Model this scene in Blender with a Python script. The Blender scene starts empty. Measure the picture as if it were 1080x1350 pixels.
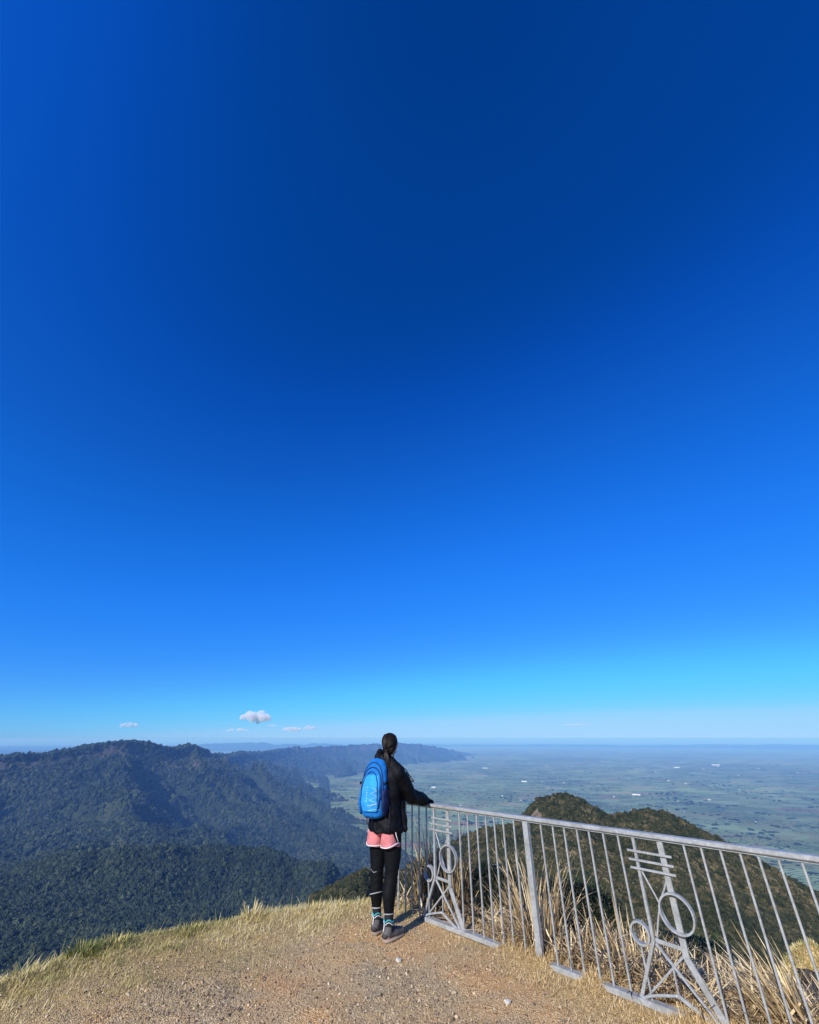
import bpy, bmesh, math, random
import numpy as np
from mathutils import Vector, Matrix
R = math.radians
rng = np.random.default_rng(7)
random.seed(7)
SC = bpy.context.scene

# ------------------------------------------------------------------ camera
CAMH = 1.58
cam_d = bpy.data.cameras.new('camera')
cam = bpy.data.objects.new('camera', cam_d)
SC.collection.objects.link(cam)
cam.location = (0, 0, CAMH)
cam.rotation_euler = (R(90 + 28.89), 0, 0)
cam_d.sensor_fit = 'HORIZONTAL'
cam_d.sensor_width = 36
cam_d.lens = 18.0
cam_d.clip_start = 0.05
cam_d.clip_end = 400000
SC.camera = cam

# ------------------------------------------------------------------ sky and sun
SUN_EL, SUN_AZ = R(29), R(211)          # compass style azimuth: 0 = +Y, clockwise
w = bpy.data.worlds.new('World'); SC.world = w; w.use_nodes = True
nt = w.node_tree; nt.nodes.clear()
o = nt.nodes.new('ShaderNodeOutputWorld'); bg = nt.nodes.new('ShaderNodeBackground')
sky = nt.nodes.new('ShaderNodeTexSky'); sky.sky_type = 'NISHITA'; sky.sun_disc = False
sky.sun_elevation = SUN_EL; sky.sun_rotation = SUN_AZ
sky.altitude = 3000; sky.air_density = 1.5; sky.dust_density = 0.3; sky.ozone_density = 6.0
# per-channel response of the sky (a contrasty phone exposure of deep blue high-altitude air)
CURV = ([(0, 0), (.045, .001), (.06, .004), (.097, .011), (.239, .054), (.582, .215), (.66, .30), (.88, .375), (1, .41)],
        [(0, 0), (.088, .045), (.106, .066), (.121, .086), (.194, .165), (.444, .345), (.663, .58), (.82, .645), (1, .68)],
        [(0, 0), (.19, .25), (.205, .29), (.232, .39), (.27, .49), (.394, .75), (.525, .92), (.742, 1.0), (1, 1.0)])
SKY_K = 0.1
pre = nt.nodes.new('ShaderNodeVectorMath'); pre.operation = 'SCALE'; pre.inputs['Scale'].default_value = SKY_K
nt.links.new(sky.outputs[0], pre.inputs[0])
sx = nt.nodes.new('ShaderNodeSeparateXYZ'); cb = nt.nodes.new('ShaderNodeCombineXYZ'); nt.links.new(pre.outputs[0], sx.inputs[0])
for k in range(3):
    fc = nt.nodes.new('ShaderNodeFloatCurve'); c_ = fc.mapping.curves[0]
    c_.points[0].location = CURV[k][0]; c_.points[1].location = CURV[k][-1]
    for p_ in CURV[k][1:-1]: c_.points.new(*p_)
    fc.mapping.update(); nt.links.new(sx.outputs[k], fc.inputs['Value']); nt.links.new(fc.outputs[0], cb.inputs[k])
post = nt.nodes.new('ShaderNodeVectorMath'); post.operation = 'SCALE'; post.inputs['Scale'].default_value = 8.41
# the air is a little brighter in the middle heights than at the zenith
tcw = nt.nodes.new('ShaderNodeTexCoord'); sz = nt.nodes.new('ShaderNodeSeparateXYZ'); nt.links.new(tcw.outputs['Generated'], sz.inputs[0])
zr_ = nt.nodes.new('ShaderNodeValToRGB'); zr_.color_ramp.interpolation = 'B_SPLINE'
for p_, v_ in ((0.5, .80), (0.73, .905), (0.88, 1.0), (0.95, .93)): zr_.color_ramp.elements.new(p_).color = (v_, v_, v_, 1)
zr_.color_ramp.elements[0].color = (.79, .79, .79, 1); zr_.color_ramp.elements[-1].color = (.78, .78, .78, 1)
nt.links.new(sz.outputs[2], zr_.inputs[0])
zm = nt.nodes.new('ShaderNodeVectorMath'); zm.operation = 'MULTIPLY'
nt.links.new(cb.outputs[0], zm.inputs[0]); nt.links.new(zr_.outputs[0], zm.inputs[1])
zs_ = nt.nodes.new('ShaderNodeVectorMath'); zs_.operation = 'SCALE'; zs_.inputs['Scale'].default_value = 1.266
nt.links.new(zm.outputs[0], zs_.inputs[0]); nt.links.new(zs_.outputs[0], post.inputs[0]); nt.links.new(post.outputs[0], bg.inputs[0]); nt.links.new(bg.outputs[0], o.inputs[0])
bg.inputs[1].default_value = 0.1
sd = bpy.data.lights.new('sun', 'SUN'); sd.energy = 5.0; sd.angle = R(0.53); sd.color = (1.0, 0.95, 0.87)
so = bpy.data.objects.new('sun', sd); SC.collection.objects.link(so)
sdir = Vector((math.sin(SUN_AZ) * math.cos(SUN_EL), math.cos(SUN_AZ) * math.cos(SUN_EL), math.sin(SUN_EL)))
so.rotation_euler = sdir.to_track_quat('Z', 'Y').to_euler(); so.location = (-3, -6, 8)
SC.view_settings.view_transform = 'Standard'; SC.view_settings.look = 'None'
SC.view_settings.exposure = 0.25; SC.view_settings.gamma = 1
SC.cycles.volume_bounces = 4
SC.cycles.max_bounces = 6

# ------------------------------------------------------------------ helpers
COL = SC.collection
def tag(o, label=None, cat=None, group=None, kind=None):
    if label: o['label'] = label
    if cat: o['category'] = cat
    if group: o['group'] = group
    if kind: o['kind'] = kind
    return o
def link(name, me, mat=None, parent=None, smooth=False):
    o = bpy.data.objects.new(name, me); COL.objects.link(o)
    if mat is not None and len(me.materials) == 0: me.materials.append(mat)
    if smooth and len(me.polygons): me.polygons.foreach_set('use_smooth', np.ones(len(me.polygons), bool))
    if parent is not None: o.parent = parent
    return o
def empty(name, loc, rz=0):
    o = bpy.data.objects.new(name, None); COL.objects.link(o)
    o.location = loc; o.rotation_euler = (0, 0, rz); o.empty_display_size = 0.2
    return o
def np_mesh(name, V, F, attrs=None):
    """V (n,3); F (m,k) int array"""
    me = bpy.data.meshes.new(name)
    V = np.asarray(V, np.float32); F = np.asarray(F, np.int32); k = F.shape[1]
    me.vertices.add(len(V)); me.vertices.foreach_set('co', V.ravel())
    me.loops.add(F.size); me.loops.foreach_set('vertex_index', F.ravel())
    me.polygons.add(len(F)); me.polygons.foreach_set('loop_start', np.arange(0, F.size, k, dtype=np.int32))
    try: me.polygons.foreach_set('loop_total', np.full(len(F), k, np.int32))
    except Exception: pass
    me.update(calc_edges=True)
    for n, a in (attrs or {}).items():
        a = np.asarray(a, np.float32)
        if a.ndim == 1:
            at = me.attributes.new(n, 'FLOAT', 'POINT'); at.data.foreach_set('value', a)
        else:
            at = me.attributes.new(n, 'FLOAT_VECTOR', 'POINT'); at.data.foreach_set('vector', a.ravel())
    return me
def hsh(i, j, s):
    n = (i.astype(np.int64) * 374761393 + j.astype(np.int64) * 668265263 + s * 1274126177) & 0xFFFFFFFF
    n = ((n ^ (n >> 13)) * 1274126177) & 0xFFFFFFFF
    return ((n ^ (n >> 16)) & 0xFFFFFF) / float(0xFFFFFF)
def vnoise(x, y, s=0):
    i = np.floor(x); j = np.floor(y); fx = x - i; fy = y - j
    fx = fx * fx * fx * (fx * (fx * 6 - 15) + 10); fy = fy * fy * fy * (fy * (fy * 6 - 15) + 10)
    a = hsh(i, j, s); b = hsh(i + 1, j, s); c = hsh(i, j + 1, s); d = hsh(i + 1, j + 1, s)
    return (a * (1 - fx) + b * fx) * (1 - fy) + (c * (1 - fx) + d * fx) * fy
def fbm(x, y, oct=4, s=0, ridged=False):
    t = 0; a = 1; tot = 0
    for k in range(oct):
        n = vnoise(x * 2 ** k + 17.3 * k, y * 2 ** k - 9.1 * k, s + k) * 2 - 1
        if ridged: n = 1 - 2 * np.abs(n)
        t = t + n * a; tot += a; a *= 0.5
    return t / tot
def sstep(a, b, x):
    t = np.clip((x - a) / (b - a), 0, 1); return t * t * (3 - 2 * t)

# ------------------------------------------------------------------ materials
def mat(name, col=(0.5, 0.5, 0.5), rough=0.8, metal=0.0, spec=0.5):
    m = bpy.data.materials.new(name); m.use_nodes = True
    b = m.node_tree.nodes['Principled BSDF']
    b.inputs['Base Color'].default_value = (*col, 1); b.inputs['Roughness'].default_value = rough
    b.inputs['Metallic'].default_value = metal; b.inputs['Specular IOR Level'].default_value = spec
    return m, m.node_tree, b
def N(t, typ, **kw):
    n = t.nodes.new(typ)
    for k, v in kw.items():
        if k in n.inputs: n.inputs[k].default_value = v
        else: setattr(n, k, v)
    return n
def ramp(t, stops, src=None, interp='LINEAR'):
    n = t.nodes.new('ShaderNodeValToRGB'); cr = n.color_ramp; cr.interpolation = interp
    while len(cr.elements) < len(stops): cr.elements.new(0.5)
    for e, (p, c) in zip(cr.elements, stops): e.position = p; e.color = (*c, 1) if len(c) == 3 else c
    if src is not None: t.links.new(src, n.inputs[0])
    return n
def coords(t, kind='Object'):
    return t.nodes.new('ShaderNodeTexCoord').outputs[kind]
def noise(t, vec, scale, detail=4, rough=0.6, dist=0.0):
    n = t.nodes.new('ShaderNodeTexNoise'); n.inputs['Scale'].default_value = scale
    n.inputs['Detail'].default_value = detail; n.inputs['Roughness'].default_value = rough
    n.inputs['Distortion'].default_value = dist
    if vec is not None: t.links.new(vec, n.inputs['Vector'])
    return n
def mix(t, a, b, f, mode='MIX'):
    n = t.nodes.new('ShaderNodeMix'); n.data_type = 'RGBA'; n.blend_type = mode
    for s, i in ((f, 0), (a, 6), (b, 7)):
        if isinstance(s, (int, float)): n.inputs[i].default_value = s
        elif isinstance(s, tuple): n.inputs[i].default_value = (*s, 1)
        else: t.links.new(s, n.inputs[i])
    return n.outputs[2]
def bump(t, b, h, strength=0.5, dist=0.01):
    n = t.nodes.new('ShaderNodeBump'); n.inputs['Strength'].default_value = strength
    n.inputs['Distance'].default_value = dist; t.links.new(h, n.inputs['Height'])
    t.links.new(n.outputs[0], b.inputs['Normal']); return n
def math_n(t, op, a, b=None):
    n = t.nodes.new('ShaderNodeMath'); n.operation = op
    for i, s in enumerate((a, b)):
        if s is None: continue
        if isinstance(s, (int, float)): n.inputs[i].default_value = s
        else: t.links.new(s, n.inputs[i])
    return n.outputs[0]

# foliage: tone varies from crown to crown and inside a crown by small noise
def m_foliage(name, stops, nscale, rough=0.7, big=0.004, trans=0.0):
    m, t, b = mat(name, rough=rough, spec=0.25)
    oi = t.nodes.new('ShaderNodeObjectInfo')
    g = t.nodes.new('ShaderNodeNewGeometry')
    n1 = noise(t, g.outputs['Position'], big, 6, 0.6)
    v = math_n(t, 'ADD', math_n(t, 'MULTIPLY', oi.outputs['Random'], 0.6), math_n(t, 'MULTIPLY', math_n(t, 'SUBTRACT', n1.outputs[0], 0.22), 0.95))
    n2 = noise(t, coords(t), nscale, 2, 0.7)
    v = math_n(t, 'ADD', v, math_n(t, 'MULTIPLY', math_n(t, 'SUBTRACT', n2.outputs[0], 0.5), 0.7))
    r = ramp(t, stops, v); t.links.new(r.outputs[0], b.inputs['Base Color'])
    return m
M = {}
M['forest'] = m_foliage('forest_leaves', [(0.1, (0.004, 0.010, 0.006)), (0.4, (0.010, 0.020, 0.010)), (0.7, (0.023, 0.038, 0.018)), (1.0, (0.070, 0.082, 0.040))], 2.5, big=0.0022)
M['scrub'] = m_foliage('scrub_leaves', [(0.12, (0.008, 0.012, 0.004)), (0.42, (0.018, 0.025, 0.008)), (0.64, (0.036, 0.038, 0.013)), (0.84, (0.070, 0.058, 0.026)), (1.0, (0.15, 0.12, 0.065))], 3.0, big=0.025)

# terrain under the trees
m, t, b = mat('hillside_ground', rough=0.95, spec=0.1); M['hill'] = m
g = t.nodes.new('ShaderNodeNewGeometry'); pos = g.outputs['Position']
nz = noise(t, pos, 0.012, 8, 0.65)
r1 = ramp(t, [(0.3, (0.016, 0.026, 0.012)), (0.55, (0.035, 0.048, 0.02)), (0.8, (0.06, 0.065, 0.03))], nz.outputs[0])
sep = t.nodes.new('ShaderNodeSeparateXYZ'); t.links.new(g.outputs['Normal'], sep.inputs[0])
at = t.nodes.new('ShaderNodeAttribute'); at.attribute_name = 'rock'
rk = noise(t, pos, 0.02, 6, 0.7)
rr = ramp(t, [(0.25, (0.025, 0.028, 0.022)), (0.5, (0.07, 0.062, 0.05)), (0.8, (0.16, 0.135, 0.11))], rk.outputs[0])
f1 = math_n(t, 'MINIMUM', math_n(t, 'MULTIPLY', at.outputs['Fac'], 2.0), 1.0); f2 = math_n(t, 'MAXIMUM', math_n(t, 'SUBTRACT', math_n(t, 'MULTIPLY', at.outputs['Fac'], 2.0), 1.0), 0.0)
cc = mix(t, r1.outputs[0], rr.outputs[0], f1)
t.links.new(mix(t, cc, ramp(t, [(.35, (0.12, 0.10, 0.06)), (.5, (0.30, 0.22, 0.14)), (.65, (0.40, 0.31, 0.22))], noise(t, pos, 0.12, 6, .7).outputs[0]).outputs[0], f2), b.inputs['Base Color'])
nb = noise(t, pos, 0.05, 6, 0.75); bump(t, b, nb.outputs[0], 0.8, 12)

# farmland plain
m, t, b = mat('farmland', rough=0.95, spec=0.1); M['plain'] = m
g = t.nodes.new('ShaderNodeNewGeometry'); pos = g.outputs['Position']
mp = N(t, 'ShaderNodeMapping'); mp.inputs['Rotation'].default_value = (0, 0, 0.35); mp.inputs['Scale'].default_value = (1 / 420, 1 / 260, 1 / 300)
t.links.new(pos, mp.inputs[0])
wob = noise(t, pos, 0.0006, 3); wv = t.nodes.new('ShaderNodeVectorMath'); wv.operation = 'MULTIPLY_ADD'
t.links.new(wob.outputs[1], wv.inputs[0]); wv.inputs[1].default_value = (2.5, 2.5, 0); t.links.new(mp.outputs[0], wv.inputs[2])
vo = t.nodes.new('ShaderNodeTexVoronoi'); vo.distance = 'CHEBYCHEV'; vo.inputs['Scale'].default_value = 1; vo.inputs['Randomness'].default_value = 0.75
t.links.new(wv.outputs[0], vo.inputs['Vector'])
sc_ = t.nodes.new('ShaderNodeSeparateColor'); t.links.new(vo.outputs['Color'], sc_.inputs[0])
fr = ramp(t, [(0.0, (0.15, 0.21, 0.10)), (0.3, (0.21, 0.28, 0.13)), (0.55, (0.25, 0.33, 0.17)), (0.75, (0.23, 0.26, 0.12)), (0.9, (0.30, 0.27, 0.16)), (0.97, (0.26, 0.20, 0.13))], sc_.outputs[0], 'CONSTANT')
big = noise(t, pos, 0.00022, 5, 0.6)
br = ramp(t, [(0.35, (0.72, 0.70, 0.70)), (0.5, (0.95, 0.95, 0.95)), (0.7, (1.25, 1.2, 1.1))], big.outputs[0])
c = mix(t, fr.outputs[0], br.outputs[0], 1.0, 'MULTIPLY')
ve = t.nodes.new('ShaderNodeTexVoronoi'); ve.feature = 'DISTANCE_TO_EDGE'; ve.inputs['Randomness'].default_value = 0.75
t.links.new(wv.outputs[0], ve.inputs['Vector'])
hn = noise(t, pos, 0.0014, 2)
hed = math_n(t, 'MULTIPLY', math_n(t, 'LESS_THAN', ve.outputs[0], 0.05), math_n(t, 'GREATER_THAN', hn.outputs[0], 0.47))
c = mix(t, c, (0.025, 0.04, 0.018), hed)
tr = noise(t, pos, 0.0016, 8, 0.75)
trr = ramp(t, [(0.60, (0, 0, 0)), (0.64, (1, 1, 1))], tr.outputs[0])
c = mix(t, c, (0.03, 0.045, 0.02), trr.outputs[0])
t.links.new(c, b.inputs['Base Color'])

# gravel and near ground
m, t, b = mat('summit_soil', rough=0.95, spec=0.15); M['soil'] = m
g = t.nodes.new('ShaderNodeNewGeometry'); pos = g.outputs['Position']
v1 = t.nodes.new('ShaderNodeTexVoronoi'); v1.inputs['Scale'].default_value = 120; t.links.new(pos, v1.inputs['Vector'])
s1 = t.nodes.new('ShaderNodeSeparateColor'); t.links.new(v1.outputs['Color'], s1.inputs[0])
gr = ramp(t, [(0.0, (0.11, 0.08, 0.05)), (0.35, (0.33, 0.245, 0.14)), (0.6, (0.52, 0.39, 0.22)), (0.8, (0.66, 0.50, 0.30)), (0.93, (0.84, 0.70, 0.46))], s1.outputs[0])
pn = noise(t, pos, 1.3, 6, 0.65)
pr = ramp(t, [(0.36, (0.40, 0.33, 0.21)), (0.48, (0.64, 0.43, 0.20)), (0.60, (0.76, 0.40, 0.14))], pn.outputs[0])
c = mix(t, gr.outputs[0], pr.outputs[0], 0.55)
at = t.nodes.new('ShaderNodeAttribute'); at.attribute_name = 'grassy'
sn = noise(t, pos, 30, 5, 0.7)
st = ramp(t, [(0.3, (0.26, 0.18, 0.075)), (0.6, (0.56, 0.40, 0.18))], sn.outputs[0])
c = mix(t, c, st.outputs[0], at.outputs['Fac'])
t.links.new(c, b.inputs['Base Color'])
hh = math_n(t, 'ADD', math_n(t, 'MULTIPLY', v1.outputs['Distance'], -0.9), math_n(t, 'MULTIPLY', noise(t, pos, 40, 6, 0.7).outputs[0], 1.0))
bump(t, b, hh, 1.0, 0.012)

def m_blade(name, stops, spec=0.3, rough=0.6, trans=0.25):
    m, t, b = mat(name, rough=rough, spec=spec)
    at = t.nodes.new('ShaderNodeAttribute'); at.attribute_name = 'tone'
    r = ramp(t, stops, at.outputs['Fac']); t.links.new(r.outputs[0], b.inputs['Base Color'])
    tr = t.nodes.new('ShaderNodeBsdfTranslucent'); t.links.new(r.outputs[0], tr.inputs[0])
    mx = t.nodes.new('ShaderNodeMixShader'); mx.inputs[0].default_value = trans
    t.links.new(b.outputs[0], mx.inputs[1]); t.links.new(tr.outputs[0], mx.inputs[2])
    t.links.new(mx.outputs[0], t.nodes['Material Output'].inputs[0])
    return m
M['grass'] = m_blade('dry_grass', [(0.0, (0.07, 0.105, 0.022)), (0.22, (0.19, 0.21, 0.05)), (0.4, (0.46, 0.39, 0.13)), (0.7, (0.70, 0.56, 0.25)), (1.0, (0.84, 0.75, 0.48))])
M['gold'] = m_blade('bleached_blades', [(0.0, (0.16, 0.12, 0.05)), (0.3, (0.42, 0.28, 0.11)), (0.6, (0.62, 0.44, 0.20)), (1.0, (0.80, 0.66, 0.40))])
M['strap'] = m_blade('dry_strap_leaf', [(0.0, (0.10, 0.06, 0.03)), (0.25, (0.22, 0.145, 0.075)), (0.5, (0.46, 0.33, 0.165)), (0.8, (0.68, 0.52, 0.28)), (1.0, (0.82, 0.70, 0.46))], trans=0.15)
M['shrubleaf'] = m_blade('shrub_leaf', [(0.0, (0.012, 0.022, 0.008)), (0.5, (0.03, 0.05, 0.016)), (0.85, (0.06, 0.075, 0.025)), (1.0, (0.2, 0.16, 0.08))], trans=0.2)

m, t, b = mat('galvanised_steel', rough=0.45, metal=0.25, spec=0.5); M['steel'] = m
g = t.nodes.new('ShaderNodeNewGeometry'); pos = g.outputs['Position']
v1 = t.nodes.new('ShaderNodeTexVoronoi'); v1.inputs['Scale'].default_value = 55; t.links.new(pos, v1.inputs['Vector'])
s1 = t.nodes.new('ShaderNodeSeparateColor'); t.links.new(v1.outputs['Color'], s1.inputs[0])
n1 = noise(t, pos, 9, 6, 0.7); n2 = noise(t, pos, 2.2, 4, 0.6)
sp = ramp(t, [(0.0, (0.31, 0.325, 0.325)), (1.0, (0.42, 0.43, 0.425))], s1.outputs[0])
dirt = ramp(t, [(0.42, (1, 1, 1)), (0.58, (0.72, 0.69, 0.64)), (0.72, (0.46, 0.33, 0.22))], n1.outputs[0])
t.links.new(mix(t, sp.outputs[0], dirt.outputs[0], 0.5, 'MULTIPLY'), b.inputs['Base Color'])
t.links.new(ramp(t, [(0.3, (0.36,) * 3), (0.7, (0.6,) * 3)], n2.outputs[0]).outputs[0], b.inputs['Roughness'])
bump(t, b, n1.outputs[0], 0.25, 0.003)

# ------------------------------------------------------------------ terrain function (z = 0 is the ground at the person's feet)
FX, FY = 0.165, 5.49                       # fence origin, direction and outward normal
FD = np.array([0.7015, -0.7127]); FN = np.array([0.7127, 0.7015])
PLAT = np.array([(-5.4, -1), (-4.2, 2.6), (-3.05, 4.0), (-2.76, 4.58), (-2.48, 5.06), (-2.02, 5.26), (-1.5, 5.62), (-0.5, 5.95),
                 (-0.30, 6.12), (0.165 + 0.14, 5.49 + 0.14), (0.165 + 8 * .7015 + .14, 5.49 - 8 * .7127 + .14), (7, -6), (-6, -6)])
def sdist(x, y):
    d = np.full(x.shape, 1e9); inside = np.zeros(x.shape, bool); n = len(PLAT)
    for k in range(n):
        ax, ay = PLAT[k]; bx, by = PLAT[(k + 1) % n]; ex, ey = bx - ax, by - ay
        tt = np.clip(((x - ax) * ex + (y - ay) * ey) / (ex * ex + ey * ey), 0, 1)
        d = np.minimum(d, np.hypot(x - ax - tt * ex, y - ay - tt * ey))
        c = ((ay > y) != (by > y)) & (x < (bx - ax) * (y - ay) / (by - ay + 1e-12) + ax)
        inside ^= c
    return np.where(inside, -d, d)
def fence_sb(x, y):
    return (x - FX) * FD[0] + (y - FY) * FD[1], (x - FX) * FN[0] + (y - FY) * FN[1]
def near_z(x, y):
    d = sdist(x, y); s, bb = fence_sb(x, y)
    dp = np.maximum(d, 0)
    left = 0.85 * (np.sqrt(dp * dp + 0.09) - 0.3)
    right = 0.20 * dp + 0.75 * np.maximum(dp - 1.35, 0) ** 2 / (np.maximum(dp - 1.35, 0) + 0.5)
    wr = sstep(-0.6, 0.1, s) * sstep(-0.3, 0.2, bb)
    z = -(left * (1 - wr) + right * wr)
    nf = 1 - np.exp(-(bb / .35) ** 2)
    z = z + 0.030 * fbm(x * 0.9, y * 0.9, 4, 3) * sstep(12, 3, dp) * nf + 0.012 * fbm(x * 5, y * 5, 3, 5) * sstep(3, 0.5, dp)
    z = z + 0.10 * sstep(0.05, 0.6, dp) * fbm(x * 2.2, y * 2.2, 3, 9)
    # grassy hump beyond the fence on the right
    z = z + 3.40 * np.exp(-(((x - 6.25) / 1.3) ** 2 + ((y - 8.7) / 1.2) ** 2)) * (1 + .08 * fbm(x * 1.5, y * 1.5, 3, 8))
    # soil lapping over the base rail here and there
    z = z + 0.045 * np.exp(-(bb / 0.16) ** 2) * (sstep(0.84, 0.92, s) * sstep(1.40, 1.33, s) + sstep(1.58, 1.66, s) * sstep(1.82, 1.76, s) + sstep(2.2, 2.35, s) * 0.9)
    return z
AZ = [-180, -90, -60, -40, -30, -20, -12, -10.2, -6, -4.9, 0, 5, 9.3, 12.2, 14.4, 17.1, 18.6, 21.6, 23.2, 25.2, 27, 31.6, 37.3, 45, 60, 90, 180]
def col(rs, zs): return rs, zs
RS = np.array([15, 60, 150, 215, 280, 340, 420, 500, 560, 800, 1300, 1900, 2500, 3500, 5000, 7000, 9000, 12000, 100000], float)
def ridgecol(rc, zc, far):
    rs = [15, 60, 130, 205, rc - 80 if rc > 330 else rc - 30, rc, rc + 40, rc + 250, rc + 700, 2500, 3500, 5000, 7000, 100000]
    a = max(-62, zc * 0.8 - 4)
    z1 = min(zc - 12, -58) if rc > 330 else zc + 8
    zs = [-8.5, -30, -56, (-69 if rc > 330 else -62), z1 if rc <= 330 else (zc - 14), zc, zc - 14, zc - 150, zc - 380] + far
    return np.interp(RS, rs, zs)
LEFT = lambda far: np.interp(RS, [15, 60, 150, 300, 600, 1000, 1300] + [1900, 2500, 3500, 5000, 7000, 9000, 12000, 100000],
                             [-9, -38, -85, -165, -275, -345, far[0], far[1], far[2], far[3], far[4], far[5], far[6], far[7], -915])
COLS = {
 -180: LEFT([-420, -500, -560, -600, -620, -640, -700, -800]), -90: LEFT([-400, -470, -520, -560, -580, -600, -640, -700]),
 -60: LEFT([-365, -430, -490, -540, -560, -580, -620, -700]), -40: LEFT([-368, -430, -480, -520, -560, -590, -650, -740]),
 -30: LEFT([-372, -440, -505, -560, -610, -700, -790, -880]), -20: LEFT([-385, -470, -545, -650, -770, -880, -935, -935]),
 -12: LEFT([-430, -560, -670, -800, -890, -935, -935, -935])}
FAR = [-905, -915, -915, -915, -915]
for a, rc, zc, far in [(-10.2, 280, -70, [-690, -800, -878, -893, -935]), (-6, 320, -71, [-775, -855, -882, -915, -950]), (-4.9, 330, -70, [-790, -865, -886, -925, -950]),
        (0, 370, -69, [-830, -878, -905, -925, -925]), (5, 400, -66, FAR), (9.3, 430, -61, FAR), (12.2, 460, -54, FAR), (14.4, 490, -48, FAR), (17.1, 500, -46, FAR), (18.6, 505, -49, FAR), (21.6, 500, -63, FAR), (23.2, 490, -57, FAR),
        (25.2, 480, -49.5, FAR), (27, 485, -52.5, FAR), (31.6, 500, -76, FAR), (37.3, 520, -100, FAR), (45, 540, -135, FAR), (60, 560, -210, FAR), (90, 600, -300, FAR), (180, 600, -300, FAR)]:
    COLS[a] = ridgecol(rc, zc, far)
TAB = np.array([COLS[a] for a in AZ])
def table(az, r):
    az = np.clip(az, -180, 179.9); i = np.clip(np.searchsorted(AZ, az, 'right') - 1, 0, len(AZ) - 2)
    A = np.array(AZ, float); u = (az - A[i]) / (A[i + 1] - A[i])
    lr = np.log(np.maximum(r, 15)); LR = np.log(RS); j = np.clip(np.searchsorted(LR, lr, 'right') - 1, 0, len(RS) - 2)
    v = np.clip((lr - LR[j]) / (LR[j + 1] - LR[j]), 0, 1)
    return (TAB[i, j] * (1 - u) + TAB[i + 1, j] * u) * (1 - v) + (TAB[i, j + 1] * (1 - u) + TAB[i + 1, j + 1] * u) * v
# crest of the escarpment: pixel-independent table (azimuth deg, distance m, height m)
CREST = [(-95, 5200, -80), (-70, 4900, -110), (-50, 5000, -150), (-41.2, 5100, -130), (-38.5, 5200, -118), (-35.2, 5350, -88), (-33.1, 5500, -50), (-31.2, 5600, -27), (-29.7, 5700, -33),
         (-28.9, 5700, -43), (-27.6, 5800, -95), (-26.4, 6200, -100), (-25.3, 6500, -90), (-24.8, 6600, -78), (-24.2, 6800, -115), (-22.9, 7400, -185), (-22.2, 7900, -245), (-21.6, 8300, -230), (-20.6, 9200, -290), (-19.6, 10300, -245), (-18.6, 11400, -300),
         (-17.5, 12400, -325), (-14.6, 14300, -290), (-11.5, 16200, -250), (-8.9, 17800, -232), (-6.2, 19300, -222), (-3.7, 20500, -200), (-1.0, 21500, -165), (1.6, 23000, -240), (4.4, 25500, -470), (7.2, 28500, -800), (8.2, 30500, -930)]
CP = np.array([(d * math.sin(R(a)), d * math.cos(R(a)), z) for a, d, z in CREST])
def ridge(x, y):
    """height of the escarpment from the distance to its crest line"""
    D = []; Z = []; best = np.full(x.shape, 1e9); side = np.zeros(x.shape)
    for k in range(len(CP) - 1):
        ax, ay, az_ = CP[k]; bx, by, bz = CP[k + 1]; ex, ey = bx - ax, by - ay; l = math.hypot(ex, ey)
        tt = np.clip(((x - ax) * ex + (y - ay) * ey) / (l * l), 0, 1)
        d = np.hypot(x - ax - tt * ex, y - ay - tt * ey); mk = d < best
        best = np.where(mk, d, best); D.append(d); Z.append(az_ + tt * (bz - az_))
        side = np.where(mk, np.sign(ex * (y - ay) - ey * (x - ax)), side)
    sw = 0; zc = 0; wid = 40 + 0.22 * best
    for d, zz_ in zip(D, Z):
        w_ = np.exp(-(d - best) / wid); sw = sw + w_; zc = zc + w_ * zz_
    zc = zc / sw; par = x * 0.38 + y * 0.92; per = x * 0.92 - y * 0.38
    front = side < 0
    spur = fbm(par / 560 + 0.30 * fbm(x / 900, y / 900, 2, 31), per / 2600, 3, 21, True) * sstep(3400, 1100, best / np.clip(np.hypot(x, y) / 9000, 1, 1.4))
    gul = fbm(x / 260, y / 260, 4, 22, True)
    sc = np.clip(np.hypot(x, y) / 5600, 1, 1.5)
    b = best / sc
    be = np.maximum(b * (1 - 0.70 * spur * sstep(20, 350, b)) - 70 * (spur + 0.3) * sstep(0, 60, b), 0)
    clf = 130 * sstep(15, 62, be + 26 * gul) * (0.55 + 0.45 * fbm(par / 900, par * 0 + 3.3, 2, 40))
    fall = clf + 600 * (1 - np.exp(-be / 950)) + 0.13 * be
    fall = np.where(front, fall, 0.12 * b + 30 * sstep(0, 400, b))
    z0 = zc - fall * np.clip(sc, 1, 1.35)
    z = z0 + sstep(-960, -780, z0) * ((gul - .45) * 62 + fbm(x / 90, y / 90, 3, 23, True) * 12) * sstep(30, 260, b) + fbm(x / 160, y / 160, 3, 45) * 10 * sstep(0, 60, b)
    z = z + (fbm(par / 230, par * 0 + 1.7, 4, 44, True) * 17 - 9) * np.clip(np.hypot(x, y) / 5600, 1, 2.6) ** 1.6 * sstep(300, 0, b)
    return z, front & (be > 14) & (be < 100)
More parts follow.
